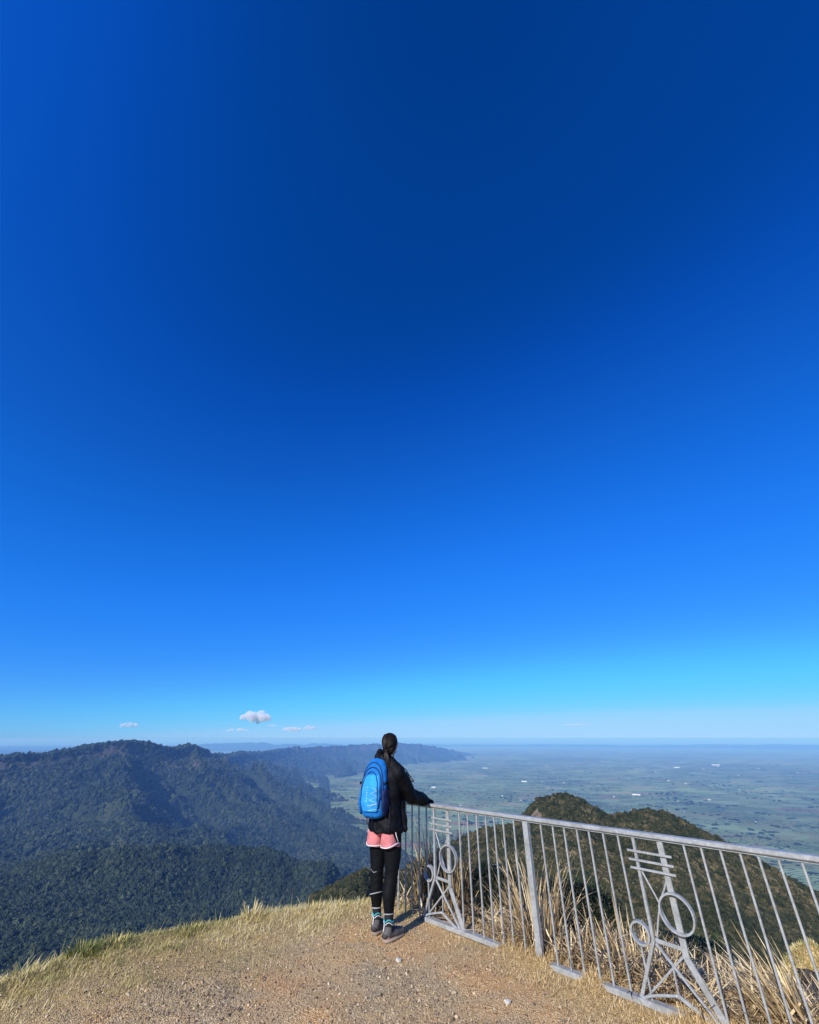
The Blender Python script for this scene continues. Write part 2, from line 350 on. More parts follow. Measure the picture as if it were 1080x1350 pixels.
def terrain(x, y, rock=False):
    r = np.hypot(x, y); az = np.degrees(np.arctan2(x, y))
    zt = table(az, r)
    amp = sstep(900, 3000, r)
    zt = zt + amp * (105 * fbm(x / 1000, y / 1300, 4, 12, True) + 30 * fbm(x / 330, y / 330, 3, 13, True)) * sstep(-905, -840, zt)
    cr = 2150 + 160 * fbm(az / 9, az * 0, 3, 17)
    zb = -361 - 4.5 * np.maximum(az + 24, 0) - 10 * np.maximum(-az - 33, 0) - 30 * np.maximum(az + 9, 0) + 20 * fbm(az / 4, az * 0 + 5, 3, 18) - 0.30 * np.abs(r - cr) * np.where(r > cr, 1.5, .5) - 22 * (1 - np.exp(-((r - cr) / 120) ** 2)) + 14 * fbm(x / 200, y / 200, 3, 19, True)
    zt = np.where((az > -75) & (az < 0) & (r > 1500), np.maximum(zt, zb), zt)
    a2 = sstep(40, 200, r) * (1 - amp)
    zt = zt + a2 * (3.0 * fbm(x / 60, y / 60, 4, 14, True) * (1 - .7 * sstep(380, 440, r) * sstep(620, 540, r)) + sstep(500, 1200, r) * 22 * fbm(x / 300, y / 300, 3, 15, True))
    zr, rk = ridge(x, y)
    z = np.where(r > 2200, np.maximum(zt, zr), zt)
    k = 25.0; hh = np.clip(0.5 + 0.5 * (zr - zt) / k, 0, 1); zs = zt * (1 - hh) + zr * hh + k * hh * (1 - hh)
    z = np.where(r > 2200, zs, z)
    # farthest ranges on the horizon
    for (a0, a1, rr_, hgt, s_) in ((-60, 60, 62000, 180, 60), (-28, -4, 48000, 430, 61), (10, 26, 70000, 150, 62), (27, 60, 66000, 260, 63)):
        bell = np.exp(-((r - rr_) / 4500) ** 2) * sstep(a0, a0 + 6, az) * sstep(a1, a1 - 6, az)
        z = np.maximum(z, -915 + bell * hgt * (1.0 + 0.55 * fbm(az * 0.45, r / 9000, 4, s_)))
    nz = near_z(x, y)
    wn = sstep(16, 60, r)
    z = np.where(r < 60, nz * (1 - wn) + z * wn, z)
    if rock:
        q = (zr > zt) & rk
        rw = q * sstep(-0.45, 0.1, fbm(x / 140, y / 140, 4, 50))
        # pale slip on the near peak
        rw = rw * 0.55
        rw = np.maximum(rw, 1.0 * (np.exp(-(((az - 14.0) / 1.2) ** 2 + ((r - 452) / 30) ** 2)) * (1 + .9 * fbm(x / 12, y / 12, 3, 51)) > 0.58))
        return z, rw
    return z

# ------------------------------------------------------------------ hills (polar grid, dense towards the view)
def polar(az_arr, r_arr, zfun):
    a, r = np.meshgrid(np.radians(az_arr), r_arr)
    x = r * np.sin(a); y = r * np.cos(a); return x, y
az_f = np.concatenate([np.arange(-180, -62, 3.0), np.arange(-62, 62, 0.13), np.arange(62, 180.1, 3.0)])
r_f = np.concatenate([np.exp(np.arange(math.log(13), math.log(31000), 0.0125)), np.exp(np.arange(math.log(31000), math.log(84000), 0.03))])
x, y = polar(az_f, r_f, None)
z, rk = terrain(x, y, True)
z = z - 0.06 * (r_f[:, None] < 30)
nr, na = x.shape
idx = np.arange(nr * na).reshape(nr, na)
F = np.stack([idx[:-1, :-1], idx[:-1, 1:], idx[1:, 1:], idx[1:, :-1]], -1).reshape(-1, 4)
zz = z.ravel(); keep = (zz[F] > -899).any(axis=1); F = F[keep]
used = np.zeros(nr * na, bool); used[F.ravel()] = True; rem = np.cumsum(used) - 1
V = np.stack([x.ravel(), y.ravel(), zz], -1)[used]
hills = link('hills', np_mesh('hills', V, rem[F], {'rock': rk.ravel()[used]}), M['hill'], smooth=True)
tag(hills, kind='structure')

# plain: one sheet to the horizon
az_p = np.arange(-180, 180.1, 4.0); r_p = np.array([0.0, 3000, 6000, 12000, 24000, 48000, 95000])
x, y = polar(az_p, r_p, None); nr, na = x.shape; idx = np.arange(nr * na).reshape(nr, na)
F = np.stack([idx[:-1, :-1], idx[:-1, 1:], idx[1:, 1:], idx[1:, :-1]], -1).reshape(-1, 4)
bm = bmesh.new(); bmesh.ops.create_circle(bm, cap_ends=True, segments=96, radius=190000)
me = bpy.data.meshes.new('plain'); bm.to_mesh(me); bm.free()
plain = link('plain', me, M['plain']); plain.location = (0, 0, -899); tag(plain, kind='structure')

# summit ground: fine sheet around the viewpoint
gx = np.arange(-7.0, 10.0, 0.035); gy = np.arange(0.5, 12.0, 0.035)
x, y = np.meshgrid(gx, gy); z = near_z(x, y)
s_, b_ = fence_sb(x, y); d_ = sdist(x, y)
line = ((x + 2.1) * 1.3 - (y - 3.8) * 1.5)      # >0 : gravel side
gl = sstep(0.25, -0.5, line / 1.98 + 0.35 * fbm(x * 1.2, y * 1.2, 3, 70))
gR = sstep(-0.62, -0.12, b_ + 0.35 * fbm(x * 1.5, y * 1.5, 3, 71)) * sstep(0.3, 0.9, s_)
grassy = np.clip(gl + gR * 0.75 + sstep(-0.1, 0.15, d_), 0, 1)
n = x.size; idx = np.arange(n).reshape(x.shape)
F = np.stack([idx[:-1, :-1], idx[:-1, 1:], idx[1:, 1:], idx[1:, :-1]], -1).reshape(-1, 4)
rr2 = np.hypot(x, y).ravel(); F = F[(rr2[F] < 15.5).all(axis=1)]
used = np.zeros(n, bool); used[F.ravel()] = True; rem = np.cumsum(used) - 1
ground = link('ground', np_mesh('ground', np.stack([x.ravel(), y.ravel(), z.ravel()], -1)[used], rem[F], {'grassy': grassy.ravel()[used]}), M['soil'], smooth=True)
tag(ground, kind='structure')
# the rest of the summit behind the viewpoint
gx2 = np.arange(-8, 10.1, 0.5); gy2 = np.arange(-8, 0.6, 0.5); x, y = np.meshgrid(gx2, gy2); z = near_z(x, y) - 0.01
n = x.size; idx = np.arange(n).reshape(x.shape); F = np.stack([idx[:-1, :-1], idx[:-1, 1:], idx[1:, 1:], idx[1:, :-1]], -1).reshape(-1, 4)
tag(link('path', np_mesh('path', np.stack([x.ravel(), y.ravel(), z.ravel()], -1), F, {'grassy': np.zeros(n)}), M['soil'], smooth=True), kind='structure')

# ------------------------------------------------------------------ geometry-nodes scatter for uncountable growth
PROTO = bpy.data.collections.new('prototypes')      # not linked to the scene
def blob_mesh(name, subdiv, amp, freq, squash, seed, m):
    bm = bmesh.new(); bmesh.ops.create_icosphere(bm, subdivisions=subdiv, radius=1)
    from mathutils import noise as mn
    off = Vector((seed * 7.1, seed * 3.3, seed * 1.7))
    for v in bm.verts:
        p = v.co.normalized(); n_ = mn.noise(p * freq + off) + 0.5 * mn.noise(p * freq * 2.3 + off) + 0.35 * mn.noise(p * freq * 5 + off)
        v.co = p * (1 + amp * n_); v.co.z *= squash
    me = bpy.data.meshes.new(name); bm.to_mesh(me); bm.free(); me.materials.append(m)
    return me
def protos(prefix, meshes):
    c = bpy.data.collections.new(prefix)
    for k, me in enumerate(meshes):
        c.objects.link(bpy.data.objects.new(prefix, me))
    return c
def scatter(name, P, rot, scl, collection, kind='stuff'):
    me = bpy.data.meshes.new(name); me.vertices.add(len(P)); me.vertices.foreach_set('co', np.asarray(P, np.float32).ravel())
    for n_, a in (('rot', rot), ('scl', scl)):
        at = me.attributes.new(n_, 'FLOAT_VECTOR', 'POINT'); at.data.foreach_set('vector', np.asarray(a, np.float32).ravel())
    o = link(name, me)
    ng = bpy.data.node_groups.new(name, 'GeometryNodeTree')
    ng.interface.new_socket('Geometry', in_out='INPUT', socket_type='NodeSocketGeometry')
    ng.interface.new_socket('Geometry', in_out='OUTPUT', socket_type='NodeSocketGeometry')
    gi = ng.nodes.new('NodeGroupInput'); go = ng.nodes.new('NodeGroupOutput')
    m2p = ng.nodes.new('GeometryNodeMeshToPoints')
    iop = ng.nodes.new('GeometryNodeInstanceOnPoints'); ci = ng.nodes.new('GeometryNodeCollectionInfo')
    ci.inputs['Collection'].default_value = collection; ci.inputs['Separate Children'].default_value = True; ci.inputs['Reset Children'].default_value = True
    ar = ng.nodes.new('GeometryNodeInputNamedAttribute'); ar.data_type = 'FLOAT_VECTOR'; ar.inputs[0].default_value = 'rot'
    as_ = ng.nodes.new('GeometryNodeInputNamedAttribute'); as_.data_type = 'FLOAT_VECTOR'; as_.inputs[0].default_value = 'scl'
    L = ng.links.new
    L(gi.outputs[0], m2p.inputs[0]); L(m2p.outputs[0], iop.inputs['Points']); L(ci.outputs[0], iop.inputs['Instance'])
    iop.inputs['Pick Instance'].default_value = True
    L(ar.outputs[0], iop.inputs['Rotation']); L(as_.outputs[0], iop.inputs['Scale']); L(iop.outputs[0], go.inputs[0])
    md = o.modifiers.new('scatter', 'NODES'); md.node_group = ng
    o['kind'] = kind
    return o
CROWN = protos('tree_crown', [blob_mesh('tree_crown', 3, 0.42, 2.0, 0.85 + 0.12 * k, k + 1, M['forest']) for k in range(4)])
BUSH = protos('bush_crown', [blob_mesh('bush_crown', 3, 0.5, 2.4, 0.8 + 0.1 * k, k + 11, M['scrub']) for k in range(4)])

def polar_points(a0, a1, r0, r1, k, mn, mx=1e9):
    """points whose spacing grows with distance from the summit"""
    out = []; r = r0
    while r < r1:
        sp = min(max(mn, k * r), mx); n = int(R(a1 - a0) * r / sp) + 1
        a = R(a0) + (np.arange(n) + rng.uniform(0, 1, n)) * R(a1 - a0) / n
        q = r + rng.uniform(-0.6, 0.6, n) * sp
        out.append(np.stack([q * np.sin(a), q * np.cos(a), np.full(n, sp)], -1)); r += sp * 0.85
    return np.concatenate(out)
def grow(name, pts, coll, kind='stuff', sxy=0.62, sz=0.75, filt=None, lift=0.15, mxf=2.6):
    x, y, sp = pts.T
    z, rk = terrain(x, y, True)
    m_ = z > -897
    m_ &= rk < rng.uniform(0.08, 0.9, len(x))
    if filt is not None: m_ &= filt(x, y, z)
    x, y, z, sp = x[m_], y[m_], z[m_], sp[m_]
    sp = sp * (1 - .35 * sstep(3500, 6000, np.hypot(x, y)))
    n = len(x); f = rng.lognormal(0, 0.42, n).clip(0.4, mxf)
    S = np.stack([sp * sxy * f * rng.uniform(.85, 1.2, n), sp * sxy * f * rng.uniform(.85, 1.2, n), sp * sz * f * rng.uniform(.8, 1.25, n)], -1)
    rot = np.stack([rng.uniform(-.25, .25, n), rng.uniform(-.25, .25, n), rng.uniform(0, 6.28, n)], -1)
    return scatter(name, np.stack([x, y, z + lift * sp], -1), rot, S, coll, kind)
def visfar(x, y, z):            # facing test: drop what the brow of the escarpment hides
    return np.ones(len(x), bool)
fo = grow('forest', polar_points(-50, 2, 700, 15000, 0.0029, 4.6), CROWN)
tag(fo, 'dark green native forest covering the valley and the long escarpment', 'forest')
sc1 = grow('scrub', polar_points(-22, 62, 22, 720, 0.0044, 0.75), BUSH, sxy=0.62, sz=0.66, mxf=2.0)
tag(sc1, 'olive and brown scrub covering the near hill behind the railing', 'scrub')
# hedgerow trees on the farmland
pts = polar_points(-12, 50, 4800, 26000, 0.011, 60)
x, y, sp = pts.T; zt_ = terrain(x, y)
hn = fbm(x / 900, y / 900, 4, 80); ln = np.abs(((x * .94 + y * .34) / 800) % 1 - .5); ln2 = np.abs(((y * .94 - x * .34) / 520) % 1 - .5)
mk = (zt_ < -899) & ((hn > 0.62) | (((ln < .035) | (ln2 < .04)) & (hn > 0.0))) & (rng.uniform(0, 1, len(x)) < .8)
x, y, sp = x[mk], y[mk], sp[mk]; n = len(x)
hd = scatter('hedgerow_trees', np.stack([x, y, np.full(n, -895.0)], -1), np.stack([np.zeros(n), np.zeros(n), rng.uniform(0, 6, n)], -1),
        np.stack([rng.uniform(8, 36, n), rng.uniform(8, 30, n), rng.uniform(6, 12, n)], -1), CROWN)
tag(hd, 'dark hedgerows and tree clumps dotted over the farmland', 'hedgerows')
print('scatter done', len(fo.data.vertices), len(sc1.data.vertices), n)
#@@DETAIL
# ------------------------------------------------------------------ solids helpers
class MB:
    """collects shapes into one mesh"""
    def __init__(s): s.bm = bmesh.new()
    def bar(s, a, b, w, h, up=(0, 0, 1)):
        """box bar from a to b; w across, h along the 'up' side"""
        a, b = Vector(a), Vector(b); d = (b - a); L = d.length; d.normalize(); u = Vector(up)
        sd_ = d.cross(u)
        if sd_.length < 1e-4: sd_ = d.cross(Vector((1, 0, 0)))
        sd_.normalize(); u = sd_.cross(d).normalized()
        vs = []
        for t_ in (a, b):
            for i, j in ((-1, -1), (1, -1), (1, 1), (-1, 1)): vs.append(s.bm.verts.new(t_ + sd_ * (i * w / 2) + u * (j * h / 2)))
        f = [(0, 1, 2, 3), (7, 6, 5, 4), (0, 4, 5, 1), (1, 5, 6, 2), (2, 6, 7, 3), (3, 7, 4, 0)]
        for q in f: s.bm.faces.new([vs[k] for k in q])
        return s
    def tube(s, pts, rad, n=8, cap=True):
        pts = [Vector(p) for p in pts]; rad = rad if hasattr(rad, '__len__') else [rad] * len(pts); rings = []
        prev = None
        for k, p in enumerate(pts):
            d = (pts[min(k + 1, len(pts) - 1)] - pts[max(k - 1, 0)]).normalized()
            ref = prev if prev is not None else (Vector((0, 0, 1)) if abs(d.z) < 0.9 else Vector((0, 1, 0)))
            u = (ref - d * ref.dot(d)).normalized(); v = d.cross(u); prev = u
            r = rad[k]; ru, rv = (r if hasattr(r, '__len__') else (r, r))
            rings.append([s.bm.verts.new(p + u * math.cos(t_) * ru + v * math.sin(t_) * rv) for t_ in [2 * math.pi * q / n for q in range(n)]])
        for A, B in zip(rings, rings[1:]):
            for q in range(n): s.bm.faces.new((A[q], A[(q + 1) % n], B[(q + 1) % n], B[q]))
        if cap: s.bm.faces.new(rings[0][::-1]); s.bm.faces.new(rings[-1])
        return s
    def ring(s, c, ax, ay, az, R_, w, dpt, n=40):
        """flat hoop of square section in the plane ax, ay around c"""
        c, ax, ay, az = map(Vector, (c, ax, ay, az)); R4 = []
        for k in range(n):
            t_ = 2 * math.pi * k / n; d = ax * math.cos(t_) + ay * math.sin(t_)
            R4.append([s.bm.verts.new(c + d * (R_ + i * w / 2) + az * (j * dpt / 2)) for i, j in ((-1, -1), (1, -1), (1, 1), (-1, 1))])
        for k in range(n):
            A, B = R4[k], R4[(k + 1) % n]
            for q in range(4): s.bm.faces.new((A[q], B[q], B[(q + 1) % 4], A[(q + 1) % 4]))
        return s
    def ell(s, c, r, rot=None, sub=2):
        g_ = bmesh.ops.create_icosphere(s.bm, subdivisions=sub, radius=1)
        m_ = Matrix.Translation(Vector(c)) @ (rot.to_4x4() if rot is not None else Matrix()) @ Matrix.Diagonal((*r, 1))
        bmesh.ops.transform(s.bm, matrix=m_, verts=g_['verts']); return s
    def cap(s, p0, r0, p1, r1, n=14):
        """tapered capsule"""
        s.tube([p0, p1], [r0, r1], n); s.ell(p0, (r0,) * 3); s.ell(p1, (r1,) * 3); return s
    def chain(s, pts, rad):
        for k in range(len(pts) - 1): s.cap(pts[k], rad[k], pts[k + 1], rad[k + 1])
        return s
    def mesh(s, name, bevel=0):
        bmesh.ops.recalc_face_normals(s.bm, faces=s.bm.faces)
        if bevel: bmesh.ops.bevel(s.bm, geom=s.bm.edges[:], offset=bevel, segments=1, affect='EDGES')
        me = bpy.data.meshes.new(name); s.bm.to_mesh(me); s.bm.free(); return me
    def build(s, name, m, parent=None, smooth=False, bevel=0):
        return link(name, s.mesh(name, bevel), m, parent, smooth)
def melt(mb, name, m, parent=None, voxel=0.009, smooth=4, disp=None, keep=None):
    """voxel-remesh a union of shapes into one continuous surface"""
    tmp = bpy.data.objects.new('tmp', mb.mesh('tmp')); COL.objects.link(tmp)
    rm = tmp.modifiers.new('r', 'REMESH'); rm.mode = 'VOXEL'; rm.voxel_size = voxel
    sm = tmp.modifiers.new('s', 'SMOOTH'); sm.iterations = smooth; sm.factor = 0.5
    dg = bpy.context.evaluated_depsgraph_get(); dg.update()
    me = bpy.data.meshes.new_from_object(tmp.evaluated_get(dg)); me.name = name
    bpy.data.objects.remove(tmp)
    if disp:
        n = len(me.vertices); co = np.empty(n * 3, np.float32); me.vertices.foreach_get('co', co); co = co.reshape(-1, 3)
        no = np.empty(n * 3, np.float32); me.vertex_normals.foreach_get('vector', no); no = no.reshape(-1, 3)
        co = co + no * disp(co, no)[:, None]; me.vertices.foreach_set('co', co.ravel().astype(np.float32)); me.update()
    return link(name, me, m, parent, True)

# ------------------------------------------------------------------ railing
def fp(s, z, off=0.0):          # fence coordinates: s along the run, z up, off towards the viewpoint
    return Vector((FX + FD[0] * s - FN[0] * off, FY + FD[1] * s - FN[1] * off, z))
fx, fn = Vector((FD[0], FD[1], 0)), Vector((-FN[0], -FN[1], 0))
rail = empty('metal_railing', (FX, FY, 0)); bpy.context.view_layer.update()
tag(rail, 'galvanised steel railing running along the edge of the lookout', 'railing')
def rp(mb, name, bevel=0.0, smooth=False):
    o_ = mb.build(name, M['steel'], None, smooth, bevel); o_.parent = rail; o_.matrix_parent_inverse = Matrix.Translation(-rail.location); return o_
S0, S1 = -0.79, 5.36
mb = MB()                                          # slightly wavy channel top rail
mb.bar(fp(S0 - 0.02, 0.944), fp(S1 + 0.02, 0.944), 0.066, 0.030); rp(mb, 'top_rail', 0.006)
mb = MB(); mb.bar(fp(S0, 0.9235), fp(S1, 0.9235), 0.030, 0.0105); rp(mb, 'under_rail')
mb = MB(); mb.bar(fp(0.0, 0.020, 0.006), fp(S1, 0.020, 0.006), 0.062, 0.034); rp(mb, 'base_rail', 0.003)
mb = MB(); mb.bar(fp(S0, -0.02), fp(-0.06, -0.02), 0.05, 0.03); rp(mb, 'base_rail', 0.003)
for s in (S0, 1.26, 3.31, S1):
    mb = MB(); mb.bar(fp(s, -0.25), fp(s, 0.9185), 0.045, 0.050, fx); rp(mb, 'post', 0.003)
def baluster(s, z0=0.028, z1=0.9185):
    j = 0.004 * math.sin(s * 37.0)
    mb = MB(); mb.bar(fp(s + j, z0), fp(s, z1), 0.015, 0.013, fx); rp(mb, 'baluster', 0.002)
for s in (-0.70, -0.60, -0.50, -0.40, -0.297, -0.193, -0.086): baluster(s, -0.02)
for k in range(3):
    u0 = 0.14 + 2.05 * k
    for d in (0.344, 0.452, 0.566, 0.677, 0.774, 0.876, 0.991, 1.268, 1.384, 1.488, 1.601, 1.704, 1.820):
        if u0 + d < S1 - .05 and abs(u0 + d - 3.31) > .04: baluster(u0 + d)
for k in range(3):
    u0 = 0.14 + 2.05 * k
    P_ = lambda u, z, off=0.0: fp(u0 + u, z, off)
    mb = MB(); mb.bar(P_(0, 0.9185), P_(-0.004, 0.345), 0.026, 0.020, fx); mb.bar(P_(-0.003, 0.352), P_(-0.165, 0.028), 0.026, 0.022, fx); rp(mb, 'figure_front_leg', 0.002)
    mb = MB(); mb.bar(P_(0.185, 0.9185, -.003), P_(0.187, 0.300, -.003), 0.018, 0.040, fx); mb.bar(P_(0.184, 0.308, -.003), P_(0.338, 0.022, -.003), 0.018, 0.040, fx); rp(mb, 'figure_back_leg', 0.002)
    for z in (0.838, 0.786, 0.737):
        mb = MB(); mb.bar(P_(-0.056, z, .016), P_(0.250, z - 0.002, .016), 0.010, 0.014, (0, 0, 1)); rp(mb, 'cross_bar', 0.0015)
    mb = MB(); mb.ring(P_(0.200, 0.530, .024), fx, (0, 0, 1), fn, 0.104, 0.011, 0.034); rp(mb, 'large_ring', 0.0)
    mb = MB(); mb.ring(P_(-0.083, 0.370, .004), fx, (0, 0, 1), fn, 0.060, 0.012, 0.038, 32); rp(mb, 'small_ring', 0.0)
    mb = MB(); mb.bar(P_(-0.115, 0.9185), P_(-0.112, 0.4365), 0.013, 0.013, fx); rp(mb, 'short_baluster', 0.0015)
    mb = MB(); mb.bar(P_(-0.100, 0.303), P_(-0.095, 0.03), 0.012, 0.012, fx); rp(mb, 'short_baluster', 0.0015)
    def curve(pts, name='curved_rod', r=0.0065):
        # Catmull-Rom through the given points
        q = [Vector(p) for p in pts]; q = [q[0] * 2 - q[1]] + q + [q[-1] * 2 - q[-2]]; out = []
        for i in range(1, len(q) - 2):
            for t_ in np.linspace(0, 1, 8, endpoint=(i == len(q) - 3)):
                a, b_, c_, d_ = q[i - 1], q[i], q[i + 1], q[i + 2]
                out.append(0.5 * ((2 * b_) + (c_ - a) * t_ + (2 * a - 5 * b_ + 4 * c_ - d_) * t_ ** 2 + (3 * b_ - a - 3 * c_ + d_) * t_ ** 3))
        mb = MB(); mb.tube(out, r, 8); rp(mb, name, 0, True)
    curve([P_(0.010, 0.730), P_(0.045, 0.655), P_(0.086, 0.565), P_(0.102, 0.500), P_(0.135, 0.440), P_(0.178, 0.405)])
    curve([P_(0.172, 0.700, -.01), P_(0.140, 0.640, -.012), P_(0.094, 0.565, -.014), P_(0.055, 0.470, -.012), P_(0.020, 0.365, -.006)])
    mb = MB(); mb.bar(P_(0.008, 0.352), P_(0.168, 0.345), 0.012, 0.022, (0, 0, 1)); rp(mb, 'cross_tie', 0.0015)
    mb = MB(); mb.bar(P_(0.008, 0.336, .004), P_(0.300, 0.030, .004), 0.018, 0.014, fx); rp(mb, 'diagonal_strut', 0.0015)
    mb = MB(); mb.bar(P_(0.160, 0.300, -.012), P_(-0.140, 0.030, -.012), 0.018, 0.012, fx); rp(mb, 'diagonal_strut', 0.0015)
    mb = MB(); mb.bar(P_(0.086, 0.240, -.002), P_(0.084, 0.110, -.002), 0.010, 0.010, fx); rp(mb, 'short_tie', 0.001)
    curve([P_(-0.158, 0.030, .012), P_(-0.10, 0.056, .012), P_(-0.02, 0.080, .012), P_(0.084, 0.106, .012)], 'curved_rod', 0.009)
    mb = MB(); mb.bar(P_(0.084, 0.108, .012), P_(0.270, 0.028, .012), 0.016, 0.020, fx); rp(mb, 'curved_rod', 0.0015)

# ------------------------------------------------------------------ person
PX, PY = -0.245, 5.075
YAW = R(-35)        # body faces away and to the right
MTX = Matrix.Translation((PX, PY, 0)) @ Matrix.Rotation(YAW, 4, 'Z')
INV = MTX.inverted()
def W(x, y, z): return INV @ Vector((x, y, z))     # world point into the body's frame (x = her right, y = forward)
def cloth(name, col_, rough=0.75, fold=60, amt=0.3, spec=0.3, sheen=0.0):
    m, t, b = mat(name, col_, rough, 0, spec)
    nn = noise(t, coords(t), fold, 5, 0.7); 
    r_ = ramp(t, [(0.3, tuple(c * 0.8 for c in col_)), (0.7, tuple(min(1, c * 1.2) for c in col_))], noise(t, coords(t), 9, 4, 0.6).outputs[0])
    t.links.new(r_.outputs[0], b.inputs['Base Color']); bump(t, b, nn.outputs[0], amt, 0.004)
    return m
M['skin'] = cloth('skin', (0.42, 0.27, 0.19), 0.5, 80, 0.1, 0.4)
M['jacket'] = cloth('black_jacket_fabric', (0.0032, 0.0038, 0.0062), 0.65, 35, 0.6, 0.15)
M['legging'] = cloth('black_stretch_fabric', (0.004, 0.0045, 0.006), 0.7, 120, 0.1, 0.12)
M['sock'] = cloth('charcoal_knit', (0.022, 0.024, 0.028), 0.9, 150, 0.5, 0.1)
M['teal'] = cloth('teal_trim', (0.05, 0.30, 0.32), 0.8, 100, 0.3)
M['pink'] = cloth('pink_shorts_fabric', (0.52, 0.17, 0.175), 0.75, 40, 0.4)
M['white'] = cloth('white_trim', (0.60, 0.58, 0.60), 0.7, 60, 0.2)
M['grey'] = cloth('grey_reflective', (0.32, 0.32, 0.34), 0.5, 60, 0.2)
M['shoe'] = cloth('grey_shoe_mesh', (0.10, 0.092, 0.09), 0.85, 160, 0.8, 0.3)
M['shoe_dark'] = cloth('dark_shoe_panel', (0.035, 0.035, 0.04), 0.7, 60, 0.3)
M['sole'] = cloth('dusty_rubber', (0.26, 0.20, 0.16), 0.9, 90, 0.4, 0.2)
M['blue'] = cloth('blue_pack_fabric', (0.008, 0.135, 0.42), 0.8, 60, 0.8, 0.15)
M['blue_light'] = cloth('light_blue_pack_fabric', (0.025, 0.27, 0.66), 0.8, 60, 0.7, 0.2)
M['navy'] = cloth('navy_mesh', (0.006, 0.016, 0.07), 0.7, 90, 0.5)
M['black'] = cloth('black_webbing', (0.006, 0.006, 0.008), 0.7, 90, 0.3)
M['cord'] = cloth('pale_cord', (0.34, 0.52, 0.72), 0.6, 90, 0.1)
m, t, b = mat('dark_hair', (0.02, 0.012, 0.008), 0.5, 0, 0.3); M['hair'] = m
wv_ = t.nodes.new('ShaderNodeTexNoise'); mp_ = t.nodes.new('ShaderNodeMapping'); mp_.inputs['Scale'].default_value = (160, 30, 14)
t.links.new(coords(t), mp_.inputs[0]); t.links.new(mp_.outputs[0], wv_.inputs['Vector']); wv_.inputs['Scale'].default_value = 1; wv_.inputs['Detail'].default_value = 3
t.links.new(ramp(t, [(0.3, (0.005, 0.003, 0.003)), (0.6, (0.016, 0.009, 0.006)), (0.85, (0.06, 0.034, 0.02))], wv_.outputs[0]).outputs[0], b.inputs['Base Color'])
bump(t, b, wv_.outputs[0], 0.8, 0.004)

HIPZ = 0.80
# joints in the body's frame
LR = W(-0.185, 5.00, 0); LL = W(-0.305, 5.165, 0)      # ankles above the heels
def leg_pts(s):
    a = LR if s > 0 else LL
    return [Vector((0.085 * s, 0.0, HIPZ)), Vector((0.075 * s + a.x * 0.15, 0.02, 0.60)), Vector((a.x * 0.6 + 0.03 * s, 0.010, 0.445)), Vector((a.x * 0.85 + 0.008 * s, a.y * .6 - 0.012, 0.315)), Vector((a.x, a.y, 0.155)), Vector((a.x, a.y, 0.085))]
LEG_R = [0.092, 0.077, 0.055, 0.056, 0.036, 0.036]
SH_R = Vector((0.162, 0.0, 1.262)); EL_R = W(0.005, 5.145, 1.055); WR_R = W(0.135, 5.400, 1.004); HD_R = W(0.195, 5.462, 0.984)
SH_L = Vector((-0.162, 0.02, 1.262)); EL_L = Vector((-0.225, 0.10, 1.05)); WR_L = Vector((-0.05, 0.245, 1.08)); HD_L = Vector((0.01, 0.275, 1.09))
HEAD = W(-0.205, 5.10, 1.515)
rz = Matrix.Rotation(R(12), 3, 'Z')      # head turned a little back to the view
def hand(mb, wrist, palm, g, side=1):
    """palm, four curled fingers of unequal length and a thumb; g grows the shape for the glove"""
    d = (palm - wrist).normalized(); up = Vector((0, 0, 1)); sd_ = d.cross(up).normalized() * side; nrm = sd_.cross(d).normalized() * side
    if nrm.z < 0: nrm = -nrm
    q = Matrix((sd_, d, nrm)).transposed()
    mb.ell(palm, (0.040 + g, 0.044 + g, 0.015 + g), q); mb.cap(wrist, 0.024 + g, palm, 0.022 + g)
    for k, (o_, L) in enumerate(((-0.030, 0.058), (-0.010, 0.068), (0.010, 0.064), (0.029, 0.048))):
        b0 = palm + sd_ * o_ + d * 0.034; b1 = b0 + d * L * 0.48 - nrm * 0.006; b2 = b1 + d * L * 0.22 - nrm * L * 0.34; b3 = b2 - d * 0.004 - nrm * L * 0.30
        mb.chain([b0, b1, b2, b3], [0.0098 + g, 0.0090 + g, 0.0082 + g, 0.0074 + g])
    t0 = palm - sd_ * 0.030 - d * 0.022; t1 = t0 - sd_ * 0.026 + d * 0.020 - nrm * 0.012; t2 = t1 + d * 0.022 - nrm * 0.020 + sd_ * 0.004
    mb.chain([t0, t1, t2], [0.013 + g, 0.011 + g, 0.0085 + g])
